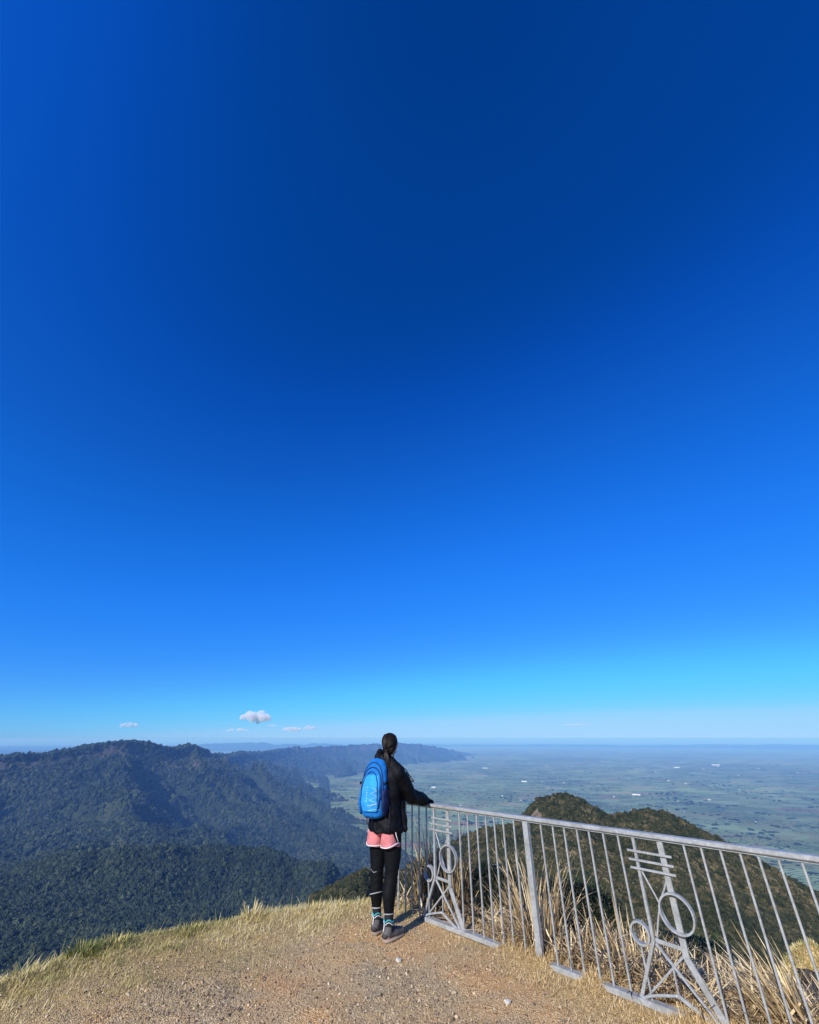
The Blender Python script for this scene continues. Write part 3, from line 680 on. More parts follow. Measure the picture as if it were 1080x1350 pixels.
def body_shapes():
    mb = MB()
    for s in (-1, 1): mb.chain(leg_pts(s), LEG_R)
    for s in (-1, 1):
        a = leg_pts(s)[-1]; mb.cap(Vector((a.x, a.y + 0.0, 0.055)), 0.034, Vector((a.x + 0.015 * s, a.y + 0.165, 0.040)), 0.026); mb.ell((a.x, a.y - .02, .045), (.034, .04, .034))
    mb.ell((0, 0, 0.84), (0.155, 0.105, 0.12)); mb.cap((0, 0.005, 0.86), 0.105, (0, 0, 1.00), 0.10); mb.ell((0, 0.0, 1.02), (0.125, 0.09, 0.12)); mb.ell((0, 0.0, 1.18), (0.155, 0.10, 0.15))
    mb.ell((0, 0, 1.285), (0.17, 0.07, 0.05)); mb.cap((0, 0.0, 1.29), 0.056, HEAD + Vector((0, -0.01, -0.09)), 0.050)
    mb.chain([SH_R, EL_R, WR_R], [0.052, 0.041, 0.027]); mb.chain([SH_L, EL_L, WR_L], [0.052, 0.041, 0.027])
    hand(mb, WR_R, HD_R, 0); hand(mb, WR_L, HD_L, 0, -1)
    h = HEAD                                       # skull, jaw, nose, brow, lips, ears
    mb.ell(h + Vector((0, -0.006, 0.012)), (0.073, 0.088, 0.095), rz); mb.ell(h + rz @ Vector((0, 0.030, -0.050)), (0.052, 0.056, 0.055), rz)
    mb.cap(h + rz @ Vector((0, 0.082, 0.004)), 0.010, h + rz @ Vector((0, 0.100, -0.026)), 0.0125)
    mb.ell(h + rz @ Vector((0, 0.078, -0.056)), (0.024, 0.014, 0.010), rz); mb.ell(h + rz @ Vector((0, 0.074, 0.024)), (0.050, 0.015, 0.010), rz)
    for s in (-1, 1):
        mb.ell(h + rz @ Vector((0.074 * s, -0.004, -0.008)), (0.009, 0.019, 0.031), rz); mb.ell(h + rz @ Vector((0.031 * s, 0.068, -0.014)), (0.024, 0.018, 0.016), rz)
    return mb
person = melt(body_shapes(), 'person', M['skin'], None, 0.0075, 3)
person.matrix_world = MTX
tag(person, 'person in black jacket, pink shorts and leggings leaning a hand on the railing', 'person')
def pm(mb, name, m, voxel=0.008, smooth=3, disp=None): return melt(mb, name, m, person, voxel, smooth, disp)
# eyes
MEYE = mat('eye_white', (0.7, 0.68, 0.66), 0.2)[0]
for s in (-1, 1):
    mb = MB(); mb.ell(HEAD + rz @ Vector((0.031 * s, 0.0755, 0.004)), (0.0125, 0.0115, 0.0115), rz); mb.build('eye', MEYE, person, True)
# hair cap and ponytail
def strands(co, no):
    th = np.arctan2(co[:, 0] - HEAD.x, co[:, 1] - HEAD.y)
    return 0.0022 * np.sin(th * 46 + 9 * co[:, 2] * 14) + 0.0018 * np.sin(co[:, 2] * 260 + th * 6)
mb = MB(); mb.ell(HEAD + rz @ Vector((0, -0.018, 0.020)), (0.082, 0.086, 0.095), rz, 3); mb.ell(HEAD + rz @ Vector((0, -0.045, -0.030)), (0.066, 0.052, 0.066), rz, 3)
mb.ell(HEAD + rz @ Vector((0, -0.09, -0.030)), (0.030, 0.028, 0.030), rz)
pm(mb, 'hair', M['hair'], 0.006, 3, strands)
hb = HEAD + rz @ Vector((0.0, -0.100, -0.040))
mb = MB(); rs = random.Random(4)
for k in range(120):
    a0 = rs.uniform(-1.9, 1.9); pts = []
    lift = rs.uniform(1.0, 1.03) if k % 9 else rs.uniform(1.04, 1.10)
    for q in range(9):
        u = q / 8; th = a0 * (1 - u) ** .8 + rs.uniform(-.02, .02); el_ = (1.25 - .5 * abs(a0) / 1.9) * (1 - u) + -.45 * u
        x_ = math.sin(th) * math.cos(el_) * 0.084; y_ = -math.cos(th) * math.cos(el_) * 0.088 - 0.018 - .012 * u; z_ = math.sin(el_) * 0.096 + 0.020 - .012 * u
        pts.append(HEAD + rz @ (Vector((x_, y_, z_)) * lift))
    mb.tube(pts, [.0008] + [.0026] * 7 + [.0014], 4)
mb.build('hair_strands', M['hair'], person, True)
mb = MB()
for k in range(26):
    a = 2 * math.pi * k / 26; rr_ = 0.019 * math.sqrt((k * 0.37) % 1); ox, oy = rr_ * math.cos(a * 5), rr_ * math.sin(a * 5)
    L = 0.27 + 0.05 * math.sin(k * 2.1)
    pts = [hb + Vector((ox * .5, oy * .5, 0)), hb + Vector((0.012 + ox, -0.016 + oy, -0.045)), hb + Vector((0.028 + ox * 1.5, -0.010 + oy * 1.3, -L * 0.45)), hb + Vector((0.036 + ox * 1.3, 0.008 + oy, -L * 0.75)), hb + Vector((0.040 + ox * .8, 0.018 + oy * .6, -L))]
    mb.tube(pts, [0.006, 0.0085, 0.008, 0.006, 0.0015], 6)
mb.build('ponytail', M['hair'], person, True)
mb = MB(); mb.ring(hb + Vector((0.004, -0.006, -0.012)), (1, 0, 0), (0, 1, 0.35), (0, -.35, 1), 0.017, 0.009, 0.016, 16); mb.build('hair_tie', M['black'], person, True)
# jacket: loose shell, sleeves, hem; open at the front right
def folds(co, no):
    x, y, z = co.T
    f = 0.006 * np.sin(z * 46 + 4 * np.sin(x * 14) + y * 21) * np.clip((1.28 - z) * 3, 0, 1)
    f = f + 0.0035 * np.sin(np.arctan2(x, y) * 7 + z * 6) * np.clip((0.98 - z) * 6, 0, 1)
    return f + 0.006 * (fbm(x * 22 + y * 9, z * 18, 3, 90)) + 0.003 * fbm(x * 60, z * 60 + y * 40, 2, 91)
mb = MB()
mb.tube([(0.004, 0.005, 0.772), (0.004, 0.005, 0.80), (0.0, 0.0, 0.90), (0, 0, 1.02), (0, 0, 1.15), (0, 0, 1.25), (0, 0, 1.315), (0, 0.005, 1.345)],
        [(0.176, 0.150), (0.178, 0.150), (0.160, 0.135), (0.148, 0.120), (0.172, 0.125), (0.178, 0.112), (0.120, 0.085), (0.07, 0.06)][::1] if False else
        [(0.150, 0.180), (0.150, 0.182), (0.135, 0.165), (0.122, 0.152), (0.127, 0.176), (0.112, 0.182), (0.085, 0.130), (0.065, 0.075)], 28)
mb.cap((0.165, 0.11, 0.80), 0.035, (0.10, 0.10, 1.05), 0.05)          # front skirt swinging out to the right
mb.chain([SH_R + Vector((-0.01, 0, 0)), SH_R * 0.5 + EL_R * 0.5 + Vector((0.01, 0, 0)), EL_R, EL_R * 0.45 + WR_R * 0.55, WR_R, WR_R * 0.6 + HD_R * 0.4], [0.074, 0.070, 0.068, 0.064, 0.060, 0.054])
mb.chain([SH_L + Vector((0.01, 0, 0)), SH_L * 0.5 + EL_L * 0.5, EL_L, EL_L * 0.45 + WR_L * 0.55, WR_L], [0.074, 0.066, 0.060, 0.050, 0.040])
mb.cap((0.03, -0.005, 1.365), 0.062, SH_R, 0.074); mb.cap((-0.03, -0.005, 1.365), 0.062, SH_L, 0.074)
jk = pm(mb, 'jacket', M['jacket'], 0.0085, 3, folds)
mb = MB()
for k in range(10):                                                     # hood bunched round the nape and left shoulder
    a = R(150 + k * 24); mb.ell(Vector((-0.012, 0.008, 1.37)) + Vector((0.082 * math.sin(a), 0.078 * math.cos(a), 0.020 * math.sin(k * 1.7))), (0.036, 0.036, 0.046))
mb.ell((-0.088, 0.0, 1.425), (0.045, 0.050, 0.055)); mb.ell((-0.075, -0.045, 1.40), (0.045, 0.045, 0.048)); mb.ell((-0.02, -0.06, 1.355), (0.07, 0.035, 0.04))
melt(mb, 'hood', M['jacket'], jk, 0.008, 3, folds)
mb = MB(); mb.tube([(0.128, -0.088, 1.0), (0.136, -0.103, 0.90), (0.142, -0.116, 0.785)], 0.0028, 6); mb.build('seam', M['sock'], jk, True)
# stiff loop of fabric standing off the right shoulder
a_, b_, c_ = W(-0.045, 5.02, 1.300), W(0.020, 5.04, 1.215), W(0.045, 5.06, 1.190)
mb = MB(); mb.tube([a_, b_, c_], [0.004, 0.004, 0.004], 6); mb.tube([c_, W(-0.01, 5.04, 1.180)], 0.006, 6); mb.build('strap_loop', M['black'], jk)
fl = bmesh.new(); q = [fl.verts.new(p) for p in (a_, c_, W(-0.01, 5.04, 1.184))]; fl.faces.new(q); r_ = bmesh.ops.solidify(fl, geom=fl.faces[:], thickness=0.004)
me = bpy.data.meshes.new('flap'); fl.to_mesh(me); fl.free(); link('flap', me, M['grey'], jk)
mb = MB(); mb.ell((0.075, -0.118, 1.225), (0.007, 0.006, 0.016)); mb.build('zip_pull', M['white'], jk, True)
# gloves
for wr, hd, sd_ in ((WR_R, HD_R, 1), (WR_L, HD_L, -1)):
    mb = MB(); hand(mb, wr, hd, 0.006, sd_); pm(mb, 'glove', M['legging'], 0.005, 1)
# shorts
def flare(co, no): return 0.006 * np.sin(np.arctan2(co[:, 0], co[:, 1]) * 9 + co[:, 2] * 20) * np.clip((0.80 - co[:, 2]) * 8, 0, 1) + 0.003 * fbm(co[:, 0] * 40, co[:, 2] * 40, 2, 95)
mb = MB(); mb.ell((0, -0.004, 0.83), (0.155, 0.118, 0.105))
for s in (-1, 1): mb.tube([(0.075 * s, -0.008, 0.84), (0.084 * s, -0.010, 0.74), (0.090 * s, -0.012, 0.662)], [(0.10, 0.078), (0.108, 0.082), (0.111, 0.086)], 24)
sh = pm(mb, 'shorts', M['pink'], 0.0075, 3, flare)
def trim_path(s):
    out = []
    for k in range(29):
        a = 2 * math.pi * k / 28; out.append(Vector((0.088 * s + 0.088 * math.sin(a), -0.012 + 0.113 * math.cos(a), 0.668 + 0.030 * max(0, math.sin(a) * s) ** 3)))
    return out
for s in (-1, 1):
    mb = MB(); mb.tube(trim_path(s), (0.0115, 0.006), 8, False) if False else mb.tube(trim_path(s), 0.0050, 8, False); mb.build('hem_trim', M['white'], sh, True)
    mb = MB(); mb.tube([Vector((0.186 * s, -0.02, 0.70)), Vector((0.176 * s, -0.045, 0.76)), Vector((0.158 * s, -0.05, 0.83))], 0.004, 6); mb.build('side_piping', M['white'], sh, True)
# leggings, knee seams, bands, socks, shoes
def wrinkle(co, no): return 0.0022 * np.sin(co[:, 2] * 120 + 3 * np.sin(co[:, 0] * 40)) * np.exp(-((co[:, 2] - 0.44) / 0.07) ** 2) + 0.0015 * fbm(co[:, 0] * 30, co[:, 2] * 30, 2, 97)
mb = MB()
for s in (-1, 1):
    p = leg_pts(s); q4 = p[3] * 0.35 + p[4] * 0.65; mb.chain(p[:4] + [q4], [r + 0.006 for r in LEG_R[:4]] + [0.048])
mb.ell((0, 0, 0.82), (0.148, 0.105, 0.10))
lg = pm(mb, 'leggings', M['legging'], 0.0075, 3, wrinkle)
def hoop(pt, r, w, m, name, parent, tilt=0.0, n=24):
    mb = MB(); mb.ring(pt, (1, 0, tilt), (0, 1, -tilt), (0, 0, 1), r, 0.004, w, n); return mb.build(name, m, parent, True)
for s in (-1, 1):
    p = leg_pts(s); q4 = p[3] * 0.35 + p[4] * 0.65
    hoop(q4 + Vector((0, 0, -0.022)), 0.0465, 0.008, M['grey'], 'reflective_band', lg, 0.1)
    mb = MB(); mb.chain([q4 + Vector((0, 0, -0.01)), p[4], p[5]], [0.0435, 0.0405, 0.043]); sk = pm(mb, 'sock', M['sock'], 0.007, 2)
mb = MB(); p = leg_pts(-1); c0 = p[3] + Vector((0, 0, -0.02)); mb.ring(c0, (1, 0, 0.28), (0, 1, -0.1), (0, 0, 1), 0.062, 0.004, 0.007, 24); mb.build('reflective_band', M['grey'], lg, True)
mb = MB(); c0 = p[2]; mb.tube([c0 + Vector((-0.03, -0.055, 0.03)), c0 + Vector((0.01, -0.064, 0.012)), c0 + Vector((0.035, -0.05, 0.02))], 0.0025, 6); mb.build('reflective_seam', M['grey'], lg, True)
for s in (-1, 1):
    a = leg_pts(s)[-1]; toe = Vector((a.x + 0.025 * s, a.y + 0.195, 0))
    dr = (toe - Vector((a.x, a.y, 0))).normalized()
    heel = Vector((a.x, a.y, 0)) - dr * 0.045
    mb = MB(); mb.cap(heel + dr * .015 + Vector((0, 0, 0.058)), 0.037, heel + dr * 0.12 + Vector((0, 0, 0.052)), 0.040); mb.cap(heel + dr * 0.12 + Vector((0, 0, 0.050)), 0.042, heel + dr * 0.215 + Vector((0, 0, 0.040)), 0.032)
    mb.cap(heel + dr * 0.035 + Vector((0, 0, 0.065)), 0.040, heel + dr * 0.045 + Vector((0, 0, 0.105)), 0.043)
    s_o = pm(mb, 'shoe', M['shoe'], 0.007, 3)
    mb = MB(); mb.tube([heel + dr * -0.012 + Vector((0, 0, 0.016)), heel + dr * 0.01 + Vector((0, 0, 0.018)), heel + dr * 0.11 + Vector((0, 0, 0.018)), heel + dr * 0.20 + Vector((0, 0, 0.017)), heel + dr * 0.248 + Vector((0, 0, 0.022))],
                       [(0.012, 0.020), (0.019, 0.040), (0.019, 0.047), (0.018, 0.042), (0.012, 0.02)], 16); mb.build('sole', M['sole'], s_o, True)
    mb = MB(); mb.ell(heel + dr * 0.008 + Vector((0, 0, 0.052)), (0.034, 0.036, 0.026)); mb.build('heel_panel', M['shoe_dark'], s_o, True)
    nv = Vector((-dr.y, dr.x, 0))
    mb = MB()                                          # zigzag teal and white collar lines
    cpt = heel + dr * 0.045
    for k, (zz_, m_) in enumerate(((0.135, 'teal'),)):
        pts = [cpt + (nv * math.cos(a_) + dr * -math.sin(a_)) * 0.046 + Vector((0, 0, zz_ + 0.022 * abs(math.sin(a_ * 2.0)))) for a_ in np.linspace(-0.3, math.pi + 0.3, 18)]
        mb.tube(pts, 0.0055, 6)
    mb.build('shoe_collar', M['teal'], s_o, True)
    mb = MB(); pts = [cpt + (nv * math.cos(a_) + dr * -math.sin(a_)) * 0.0475 + Vector((0, 0, 0.118 + 0.022 * abs(math.sin(a_ * 2.0)))) for a_ in np.linspace(-0.2, math.pi + 0.2, 18)]
    mb.tube(pts, 0.0032, 6); mb.build('collar_piping', M['white'], s_o, True)
    mb = MB(); mb.bar(heel - dr * 0.020 + Vector((0, 0, 0.085)), heel - dr * 0.012 + Vector((0, 0, 0.135)), 0.007, 0.004); mb.build('pull_tab', M['white'], s_o)
    mb = MB()
    for k in range(4): mb.tube([heel + dr * (0.10 + 0.022 * k) + nv * 0.022 + Vector((0, 0, 0.094 - .006 * k)), heel + dr * (0.11 + 0.022 * k) - nv * 0.022 + Vector((0, 0, 0.094 - .006 * k))], 0.003, 6)
    mb.build('laces', M['teal'], s_o, True)

# ------------------------------------------------------------------ backpack (worn)
pack = empty('backpack', (PX, PY, 0)); pack.matrix_world = MTX @ Matrix.Translation((-0.035, -0.10, 1.14)) @ Matrix.Rotation(R(9), 4, 'Z') @ Matrix.Rotation(R(-5), 4, 'X')
tag(pack, 'bright blue hiking backpack worn on the back of the person at the railing', 'backpack')
def pk(mb, name, m, parent=None, voxel=0.008, smooth=3, disp=None): return melt(mb, name, m, parent or pack, voxel, smooth, disp)
def crease(co, no): return 0.003 * fbm(co[:, 0] * 25, co[:, 2] * 30, 3, 101) + 0.0025 * np.sin(co[:, 2] * 60 + 3 * np.sin(co[:, 0] * 30)) * 0.6
# local: x right, y forward (towards the back), z up; main body about 0.26 x 0.2 x 0.48
mb = MB(); mb.tube([(0, -0.03, -0.245), (0, -0.035, -0.225), (0, -0.05, -0.12), (0, -0.055, 0.0), (0, -0.048, 0.11), (0, -0.03, 0.19), (0, -0.01, 0.232), (0, 0.0, 0.247)],
                   [(0.05, 0.09), (0.072, 0.118), (0.086, 0.136), (0.088, 0.139), (0.080, 0.132), (0.064, 0.112), (0.040, 0.078), (0.015, 0.03)], 24)
bd = pk(mb, 'pack_body', M['blue'], None, 0.008, 3, crease)
mb = MB(); mb.tube([(0, -0.112, -0.20), (0, -0.125, -0.12), (0, -0.128, -0.02), (0, -0.115, 0.07), (0, -0.085, 0.135)], [(0.02, 0.082), (0.036, 0.105), (0.036, 0.106), (0.032, 0.096), (0.018, 0.066)], 20)
fpk = pk(mb, 'front_pocket', M['blue_light'], None, 0.007, 3, crease)
from mathutils.bvhtree import BVHTree
def surf(o_):
    tr_ = BVHTree.FromPolygons([v.co for v in o_.data.vertices], [tuple(p.vertices) for p in o_.data.polygons])
    def f(x_, z_, lift=.002):
        h = tr_.ray_cast(Vector((x_, -0.5, z_)), Vector((0, 1, 0)), 1.0); return (x_, (h[0].y if h[0] is not None and h[0].y < .02 else 0.0) - lift, z_)
    return f
sB, sF = surf(bd), surf(fpk)
def both(x_, z_, lift=.002): return min(sB(x_, z_, lift), sF(x_, z_, lift), key=lambda p: p[1])
def arch(w, h0, h1, yf, r, m, name, par, zf=0.0):
    pts = []
    for k in range(49):
        a = math.pi * k / 48; x_ = -w * math.cos(a); z_ = h0 + (h1 - h0) * (math.sin(a) ** 0.55)
        pts.append(both(x_, z_))
    mb = MB(); mb.tube(pts, r, 6); return mb.build(name, m, par, True)
arch(0.092, -0.17, 0.128, lambda x_, z_: -0.150 + 0.30 * max(0, z_ + .02) + 2.2 * x_ * x_, 0.0048, M['navy'], 'zip', fpk)
arch(0.112, -0.10, 0.168, lambda x_, z_: -0.124 + 0.30 * max(0, z_ - .02) + 2.4 * x_ * x_, 0.0055, M['navy'], 'zip', bd)
arch(0.125, -0.15, 0.212, lambda x_, z_: -0.104 + 0.34 * max(0, z_ - .06) + 3.0 * x_ * x_, 0.0050, M['navy'], 'zip', bd)
for s in (-1, 1):
    mb = MB(); mb.ell((0.130 * s, -0.045, -0.11), (0.026, 0.072, 0.125)); pk(mb, 'side_pocket', M['navy'] if s > 0 else M['blue'], None, 0.007, 2, crease)
    mb = MB(); mb.bar((0.139 * s, -0.10, 0.03), (0.139 * s, 0.01, 0.06), 0.004, 0.016, (0, 0, 1)); mb.build('compression_strap', M['black'], pack)
    mb = MB(); mb.ell((0.141 * s, -0.095, 0.03), (0.008, 0.016, 0.012)); mb.build('buckle', M['black'], pack, True)
mb = MB(); mb.ell((0, 0.035, -0.19), (0.165, 0.085, 0.055)); pk(mb, 'hip_pad', M['navy'])
mb = MB()                                              # elastic lacing on the right of the front pocket
lx = [(0.006, -0.165), (0.092, -0.125), (0.012, -0.105), (0.094, -0.075), (0.024, -0.050), (0.092, -0.03), (0.034, 0.0)]
def lay(p, q, n=9): return [both(p[0] + (q[0] - p[0]) * k / n, p[1] + (q[1] - p[1]) * k / n) for k in range(n + 1)]
for p_, q_ in zip(lx, lx[1:]): mb.tube(lay(p_, q_), 0.0019, 6)
for z_ in (-0.190, -0.150): mb.tube(lay((-0.01, z_), (0.098, z_ + .014)), 0.0026, 6)
mb.build('elastic_cord', M['cord'], fpk, True)
mb = MB()                                              # small pale embroidered marks running up the pocket
for k in range(6): mb.ell(both(-0.022 + 0.003 * (k % 2), -0.115 + 0.022 * k, 0), (0.004, 0.003, 0.0055))
mb.build('embroidery', M['white'], fpk, True)
mb = MB(); mb.tube([(-0.03, 0.012, 0.225), (-0.02, 0.03, 0.262), (0.02, 0.03, 0.262), (0.03, 0.012, 0.225)], 0.006, 6); mb.build('carry_handle', M['black'], pack, True)
for s in (-1, 1):                                      # shoulder straps over the shoulders to the chest and under the arms
    mb = MB(); mb.tube([(0.055 * s, 0.02, 0.215), (0.095 * s, 0.10, 0.200), (0.105 * s, 0.19, 0.14), (0.11 * s, 0.235, 0.03), (0.14 * s, 0.20, -0.09), (0.15 * s, 0.08, -0.15)], [(0.008, 0.026)] * 4 + [(0.006, 0.014)] * 2, 8); mb.build('shoulder_strap', M['black'], pack, True)
for xx, L in ((-0.035, 0.045), (-0.02, 0.05), (0.03, 0.06)):
    mb = MB(); mb.tube([(xx, -0.10, -0.235), (xx + 0.004, -0.11, -0.255), (xx + 0.002, -0.105, -0.245 - L)], 0.0032, 6); mb.build('strap_end', M['black'], pack, True)

# ------------------------------------------------------------------ blades
def blades(P, Hd, tilt, L, wd, droop, tone, seg=4):
    """strips from points P: heading Hd, initial tilt from upright, length, width, droop"""
    n = len(P); t_ = np.linspace(0, 1, seg + 1)
    ang = tilt[:, None] + droop[:, None] * t_[None] ** 1.5
    st = L[:, None] / seg
    dz = np.cos(ang) * st; dh = np.sin(ang) * st
    z_ = np.concatenate([np.zeros((n, 1)), np.cumsum(dz[:, :-1], 1)], 1); h_ = np.concatenate([np.zeros((n, 1)), np.cumsum(dh[:, :-1], 1)], 1)
    cx, sx_ = np.cos(Hd)[:, None], np.sin(Hd)[:, None]
    C = np.stack([P[:, 0:1] + h_ * cx, P[:, 1:2] + h_ * sx_, P[:, 2:3] + z_], -1)
    tw = Hd + math.pi / 2 + rng.uniform(-.7, .7, n); sv = np.stack([np.cos(tw), np.sin(tw), rng.uniform(-.25, .25, n)], -1)
    prof = np.interp(t_, [0, .15, .6, 1], [.6, 1, .8, .06]); half = wd[:, None] * prof[None] / 2
    A = C - sv[:, None, :] * half[..., None]; B = C + sv[:, None, :] * half[..., None]
    V = np.stack([A, B], 2).reshape(n * (seg + 1) * 2, 3)
    base = (np.arange(n) * (seg + 1) * 2)[:, None] + (np.arange(seg) * 2)[None]
    F = np.stack([base, base + 1, base + 3, base + 2], -1).reshape(-1, 4)
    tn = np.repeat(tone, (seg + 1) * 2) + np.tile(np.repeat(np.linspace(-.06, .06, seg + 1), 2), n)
    return V, F, tn
def blade_obj(name, parts, m):
    Vs, Fs, Ts, k = [], [], [], 0
    for V, F, T_ in parts: Vs.append(V); Fs.append(F + k); Ts.append(T_); k += len(V)
    return link(name, np_mesh(name, np.concatenate(Vs), np.concatenate(Fs), {'tone': np.clip(np.concatenate(Ts), 0, 1)}), m)
U = rng.uniform
# turf on the left lip of the lookout
n = 420000
x = U(-6.5, 0.3, n); y = U(1.8, 7.2, n); d = sdist(x, y)
gside = 0.22 - ((x + 2.1) * 1.3 - (y - 3.8) * 1.5) / 1.98 + 0.45 * fbm(x * 1.3, y * 1.3, 4, 70) + 0.25 * fbm(x * 5, y * 5, 3, 75)
s_, b_ = fence_sb(x, y)
dens = sstep(-0.55, 0.75, gside) * np.maximum(0.30 + 0.70 * sstep(-.25, .3, fbm(x * 3.3, y * 3.3, 4, 79)), sstep(.5, 1.1, gside)) * (s_ < 0.0 + 0.2 * fbm(x * 4, y * 4, 2, 77)) * sstep(1.6, 0.6, d); mk = U(0, 1, n) < dens * 0.85 + 0.012
x, y, d, gside = x[mk], y[mk], d[mk], gside[mk]; n = len(x); z = near_z(x, y)
clump = fbm(x * 2.6, y * 2.6, 3, 72); cl2 = fbm(x * 9, y * 9, 2, 73)
edge = sstep(-0.9, -0.1, d)
L = (0.016 + 0.020 * edge + 0.030 * np.maximum(clump, 0) + 0.03 * edge * np.maximum(cl2, 0)) * U(.5, 1.5, n)
rare = U(0, 1, n) < 0.006 * edge; L = np.where(rare, U(.10, .22, n), L)
green = sstep(-0.05, 0.35, fbm(x * 1.1 + 5, y * 1.1, 3, 74) + 0.32 * edge - 0.10)
tone = np.clip(U(.38, 1.0, n) - 0.55 * np.maximum(green, .9 * sstep(-.45, -.15, d) * sstep(-1.5, -2.0, x) * sstep(-3.1, -2.8, x)) * U(0.1, 1, n) + .16 * cl2, 0, 1)
P = np.stack([x, y, z - 0.004], -1)
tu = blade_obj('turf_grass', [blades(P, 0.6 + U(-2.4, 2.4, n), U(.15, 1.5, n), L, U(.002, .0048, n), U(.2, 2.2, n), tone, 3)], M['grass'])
tag(tu, 'dry straw coloured turf along the left lip of the lookout', 'grass', kind='stuff')
# short bleached grass between gravel and railing, right
n = 260000
s = U(0.1, 6.0, n); b_ = U(-1.6, 0.5, n); x = FX + FD[0] * s + FN[0] * b_; y = FY + FD[1] * s + FN[1] * b_
q = b_ + 0.45 * fbm(x * 1.5, y * 1.5, 4, 71) + 0.2 * fbm(x * 6, y * 6, 3, 76) + 0.10 * (s - 2.2)
vis_ = (np.abs(b_ + .01) < .09) & ((s < .8) | ((s > 1.36) & (s < 1.58)) | ((s > 1.82) & (s < 2.22)))
dens = np.where(vis_, 0, 1) * sstep(-0.75, -0.10, q) * sstep(0.0, 1.2, s) * (0.35 + 0.65 * sstep(.8, 2.2, s)); mk = U(0, 1, n) < dens * .8 + .01
x, y, s, b_ = x[mk], y[mk], s[mk], b_[mk]; n = len(x); z = near_z(x, y)
cl = fbm(x * 4, y * 4, 3, 78)
L = (0.022 + 0.03 * np.maximum(cl, 0) + 0.02 * sstep(-.3, .1, b_)) * U(.5, 1.6, n)
tone = np.clip(U(.42, .95, n) - .12 * (U(0, 1, n) < .2), 0, 1)
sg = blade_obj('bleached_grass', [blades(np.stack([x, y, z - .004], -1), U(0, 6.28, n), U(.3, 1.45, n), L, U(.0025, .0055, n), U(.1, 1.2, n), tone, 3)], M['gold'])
tag(sg, 'short bleached golden grass between the gravel and the railing', 'grass', kind='stuff')
# loose dead straw lying on the gravel
n = 5200
x = U(-3.2, 3.2, n); y = U(3.3, 6.0, n); mk = (sdist(x, y) < 0) ; x, y = x[mk], y[mk]; n = len(x)
st_ = blade_obj('loose_straw', [blades(np.stack([x, y, near_z(x, y) + .007], -1), U(0, 6.28, n), U(1.4, 1.55, n), U(.02, .09, n), U(.002, .0035, n), U(-.05, .15, n), U(.45, 1, n), 2)], M['gold'])
tag(st_, 'loose bits of dead straw lying over the gravel', 'straw', kind='stuff')
# litter of dead strap leaves behind the railing
n = 15000
s = U(-0.5, 6.5, n); b_ = 0.06 + 2.2 * U(0, 1, n) ** 1.2; x = FX + FD[0] * s + FN[0] * b_; y = FY + FD[1] * s + FN[1] * b_
cl = fbm(x * 2.1, y * 2.1, 3, 81); mk = (cl > -.35); x, y, s, b_, cl = x[mk], y[mk], s[mk], b_[mk], cl[mk]; n = len(x)
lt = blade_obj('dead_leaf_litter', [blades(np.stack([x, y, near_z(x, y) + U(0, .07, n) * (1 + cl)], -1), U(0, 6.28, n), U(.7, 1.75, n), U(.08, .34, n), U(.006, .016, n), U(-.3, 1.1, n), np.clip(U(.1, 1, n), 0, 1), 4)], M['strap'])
tag(lt, 'tangled litter of dead strap leaves behind the railing', 'leaf litter', kind='stuff')

# tussocks of long dead strap leaves: each a plant of its own
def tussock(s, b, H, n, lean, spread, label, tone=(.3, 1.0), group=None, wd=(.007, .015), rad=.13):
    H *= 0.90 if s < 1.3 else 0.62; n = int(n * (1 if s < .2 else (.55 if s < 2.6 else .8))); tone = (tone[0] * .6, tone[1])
    cx, cy = FX + FD[0] * s + FN[0] * b, FY + FD[1] * s + FN[1] * b; cz = float(near_z(np.array([cx]), np.array([cy]))[0])
    hd = U(0, 6.28, n); rr_ = rad * np.sqrt(U(0, 1, n)); P = np.stack([rr_ * np.cos(hd), rr_ * np.sin(hd), np.full(n, -.03)], -1)
    tl = np.abs(rng.normal(0.12, spread, n)); L = H * U(.55, 1.2, n); dr_ = U(.1, 1.3, n) * (1 + (U(0, 1, n) < .25))
    vx = np.cos(hd) * np.sin(tl) + lean[0] * U(.6, 1.2, n); vy = np.sin(hd) * np.sin(tl) + lean[1] * U(.6, 1.2, n)
    hd2 = np.arctan2(vy, vx); tl2 = np.arctan2(np.hypot(vx, vy), np.cos(tl))
    V, F, T_ = blades(P, hd2, tl2, L, U(*wd, n), dr_, np.clip(U(*tone, n), 0, 1), 6)
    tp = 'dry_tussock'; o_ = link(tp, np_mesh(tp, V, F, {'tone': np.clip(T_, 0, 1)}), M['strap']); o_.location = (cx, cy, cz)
    tag(o_, label, 'tussock', group or 'dry tussocks behind the railing'); return o_
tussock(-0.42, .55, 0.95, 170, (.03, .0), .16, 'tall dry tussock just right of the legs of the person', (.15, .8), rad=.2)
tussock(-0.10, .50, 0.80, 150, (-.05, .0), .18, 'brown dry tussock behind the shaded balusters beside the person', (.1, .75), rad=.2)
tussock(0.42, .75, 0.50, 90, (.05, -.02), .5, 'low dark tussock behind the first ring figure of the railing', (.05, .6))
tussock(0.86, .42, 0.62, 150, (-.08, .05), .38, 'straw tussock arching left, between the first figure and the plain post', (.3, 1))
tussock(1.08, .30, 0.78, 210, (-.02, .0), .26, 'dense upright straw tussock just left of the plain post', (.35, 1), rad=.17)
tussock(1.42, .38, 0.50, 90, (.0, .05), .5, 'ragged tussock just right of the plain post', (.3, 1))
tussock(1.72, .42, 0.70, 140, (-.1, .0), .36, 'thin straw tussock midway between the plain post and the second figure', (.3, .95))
tussock(2.02, .60, 0.55, 120, (.06, .05), .45, 'low tussock behind the small ring of the second figure', (.3, 1))
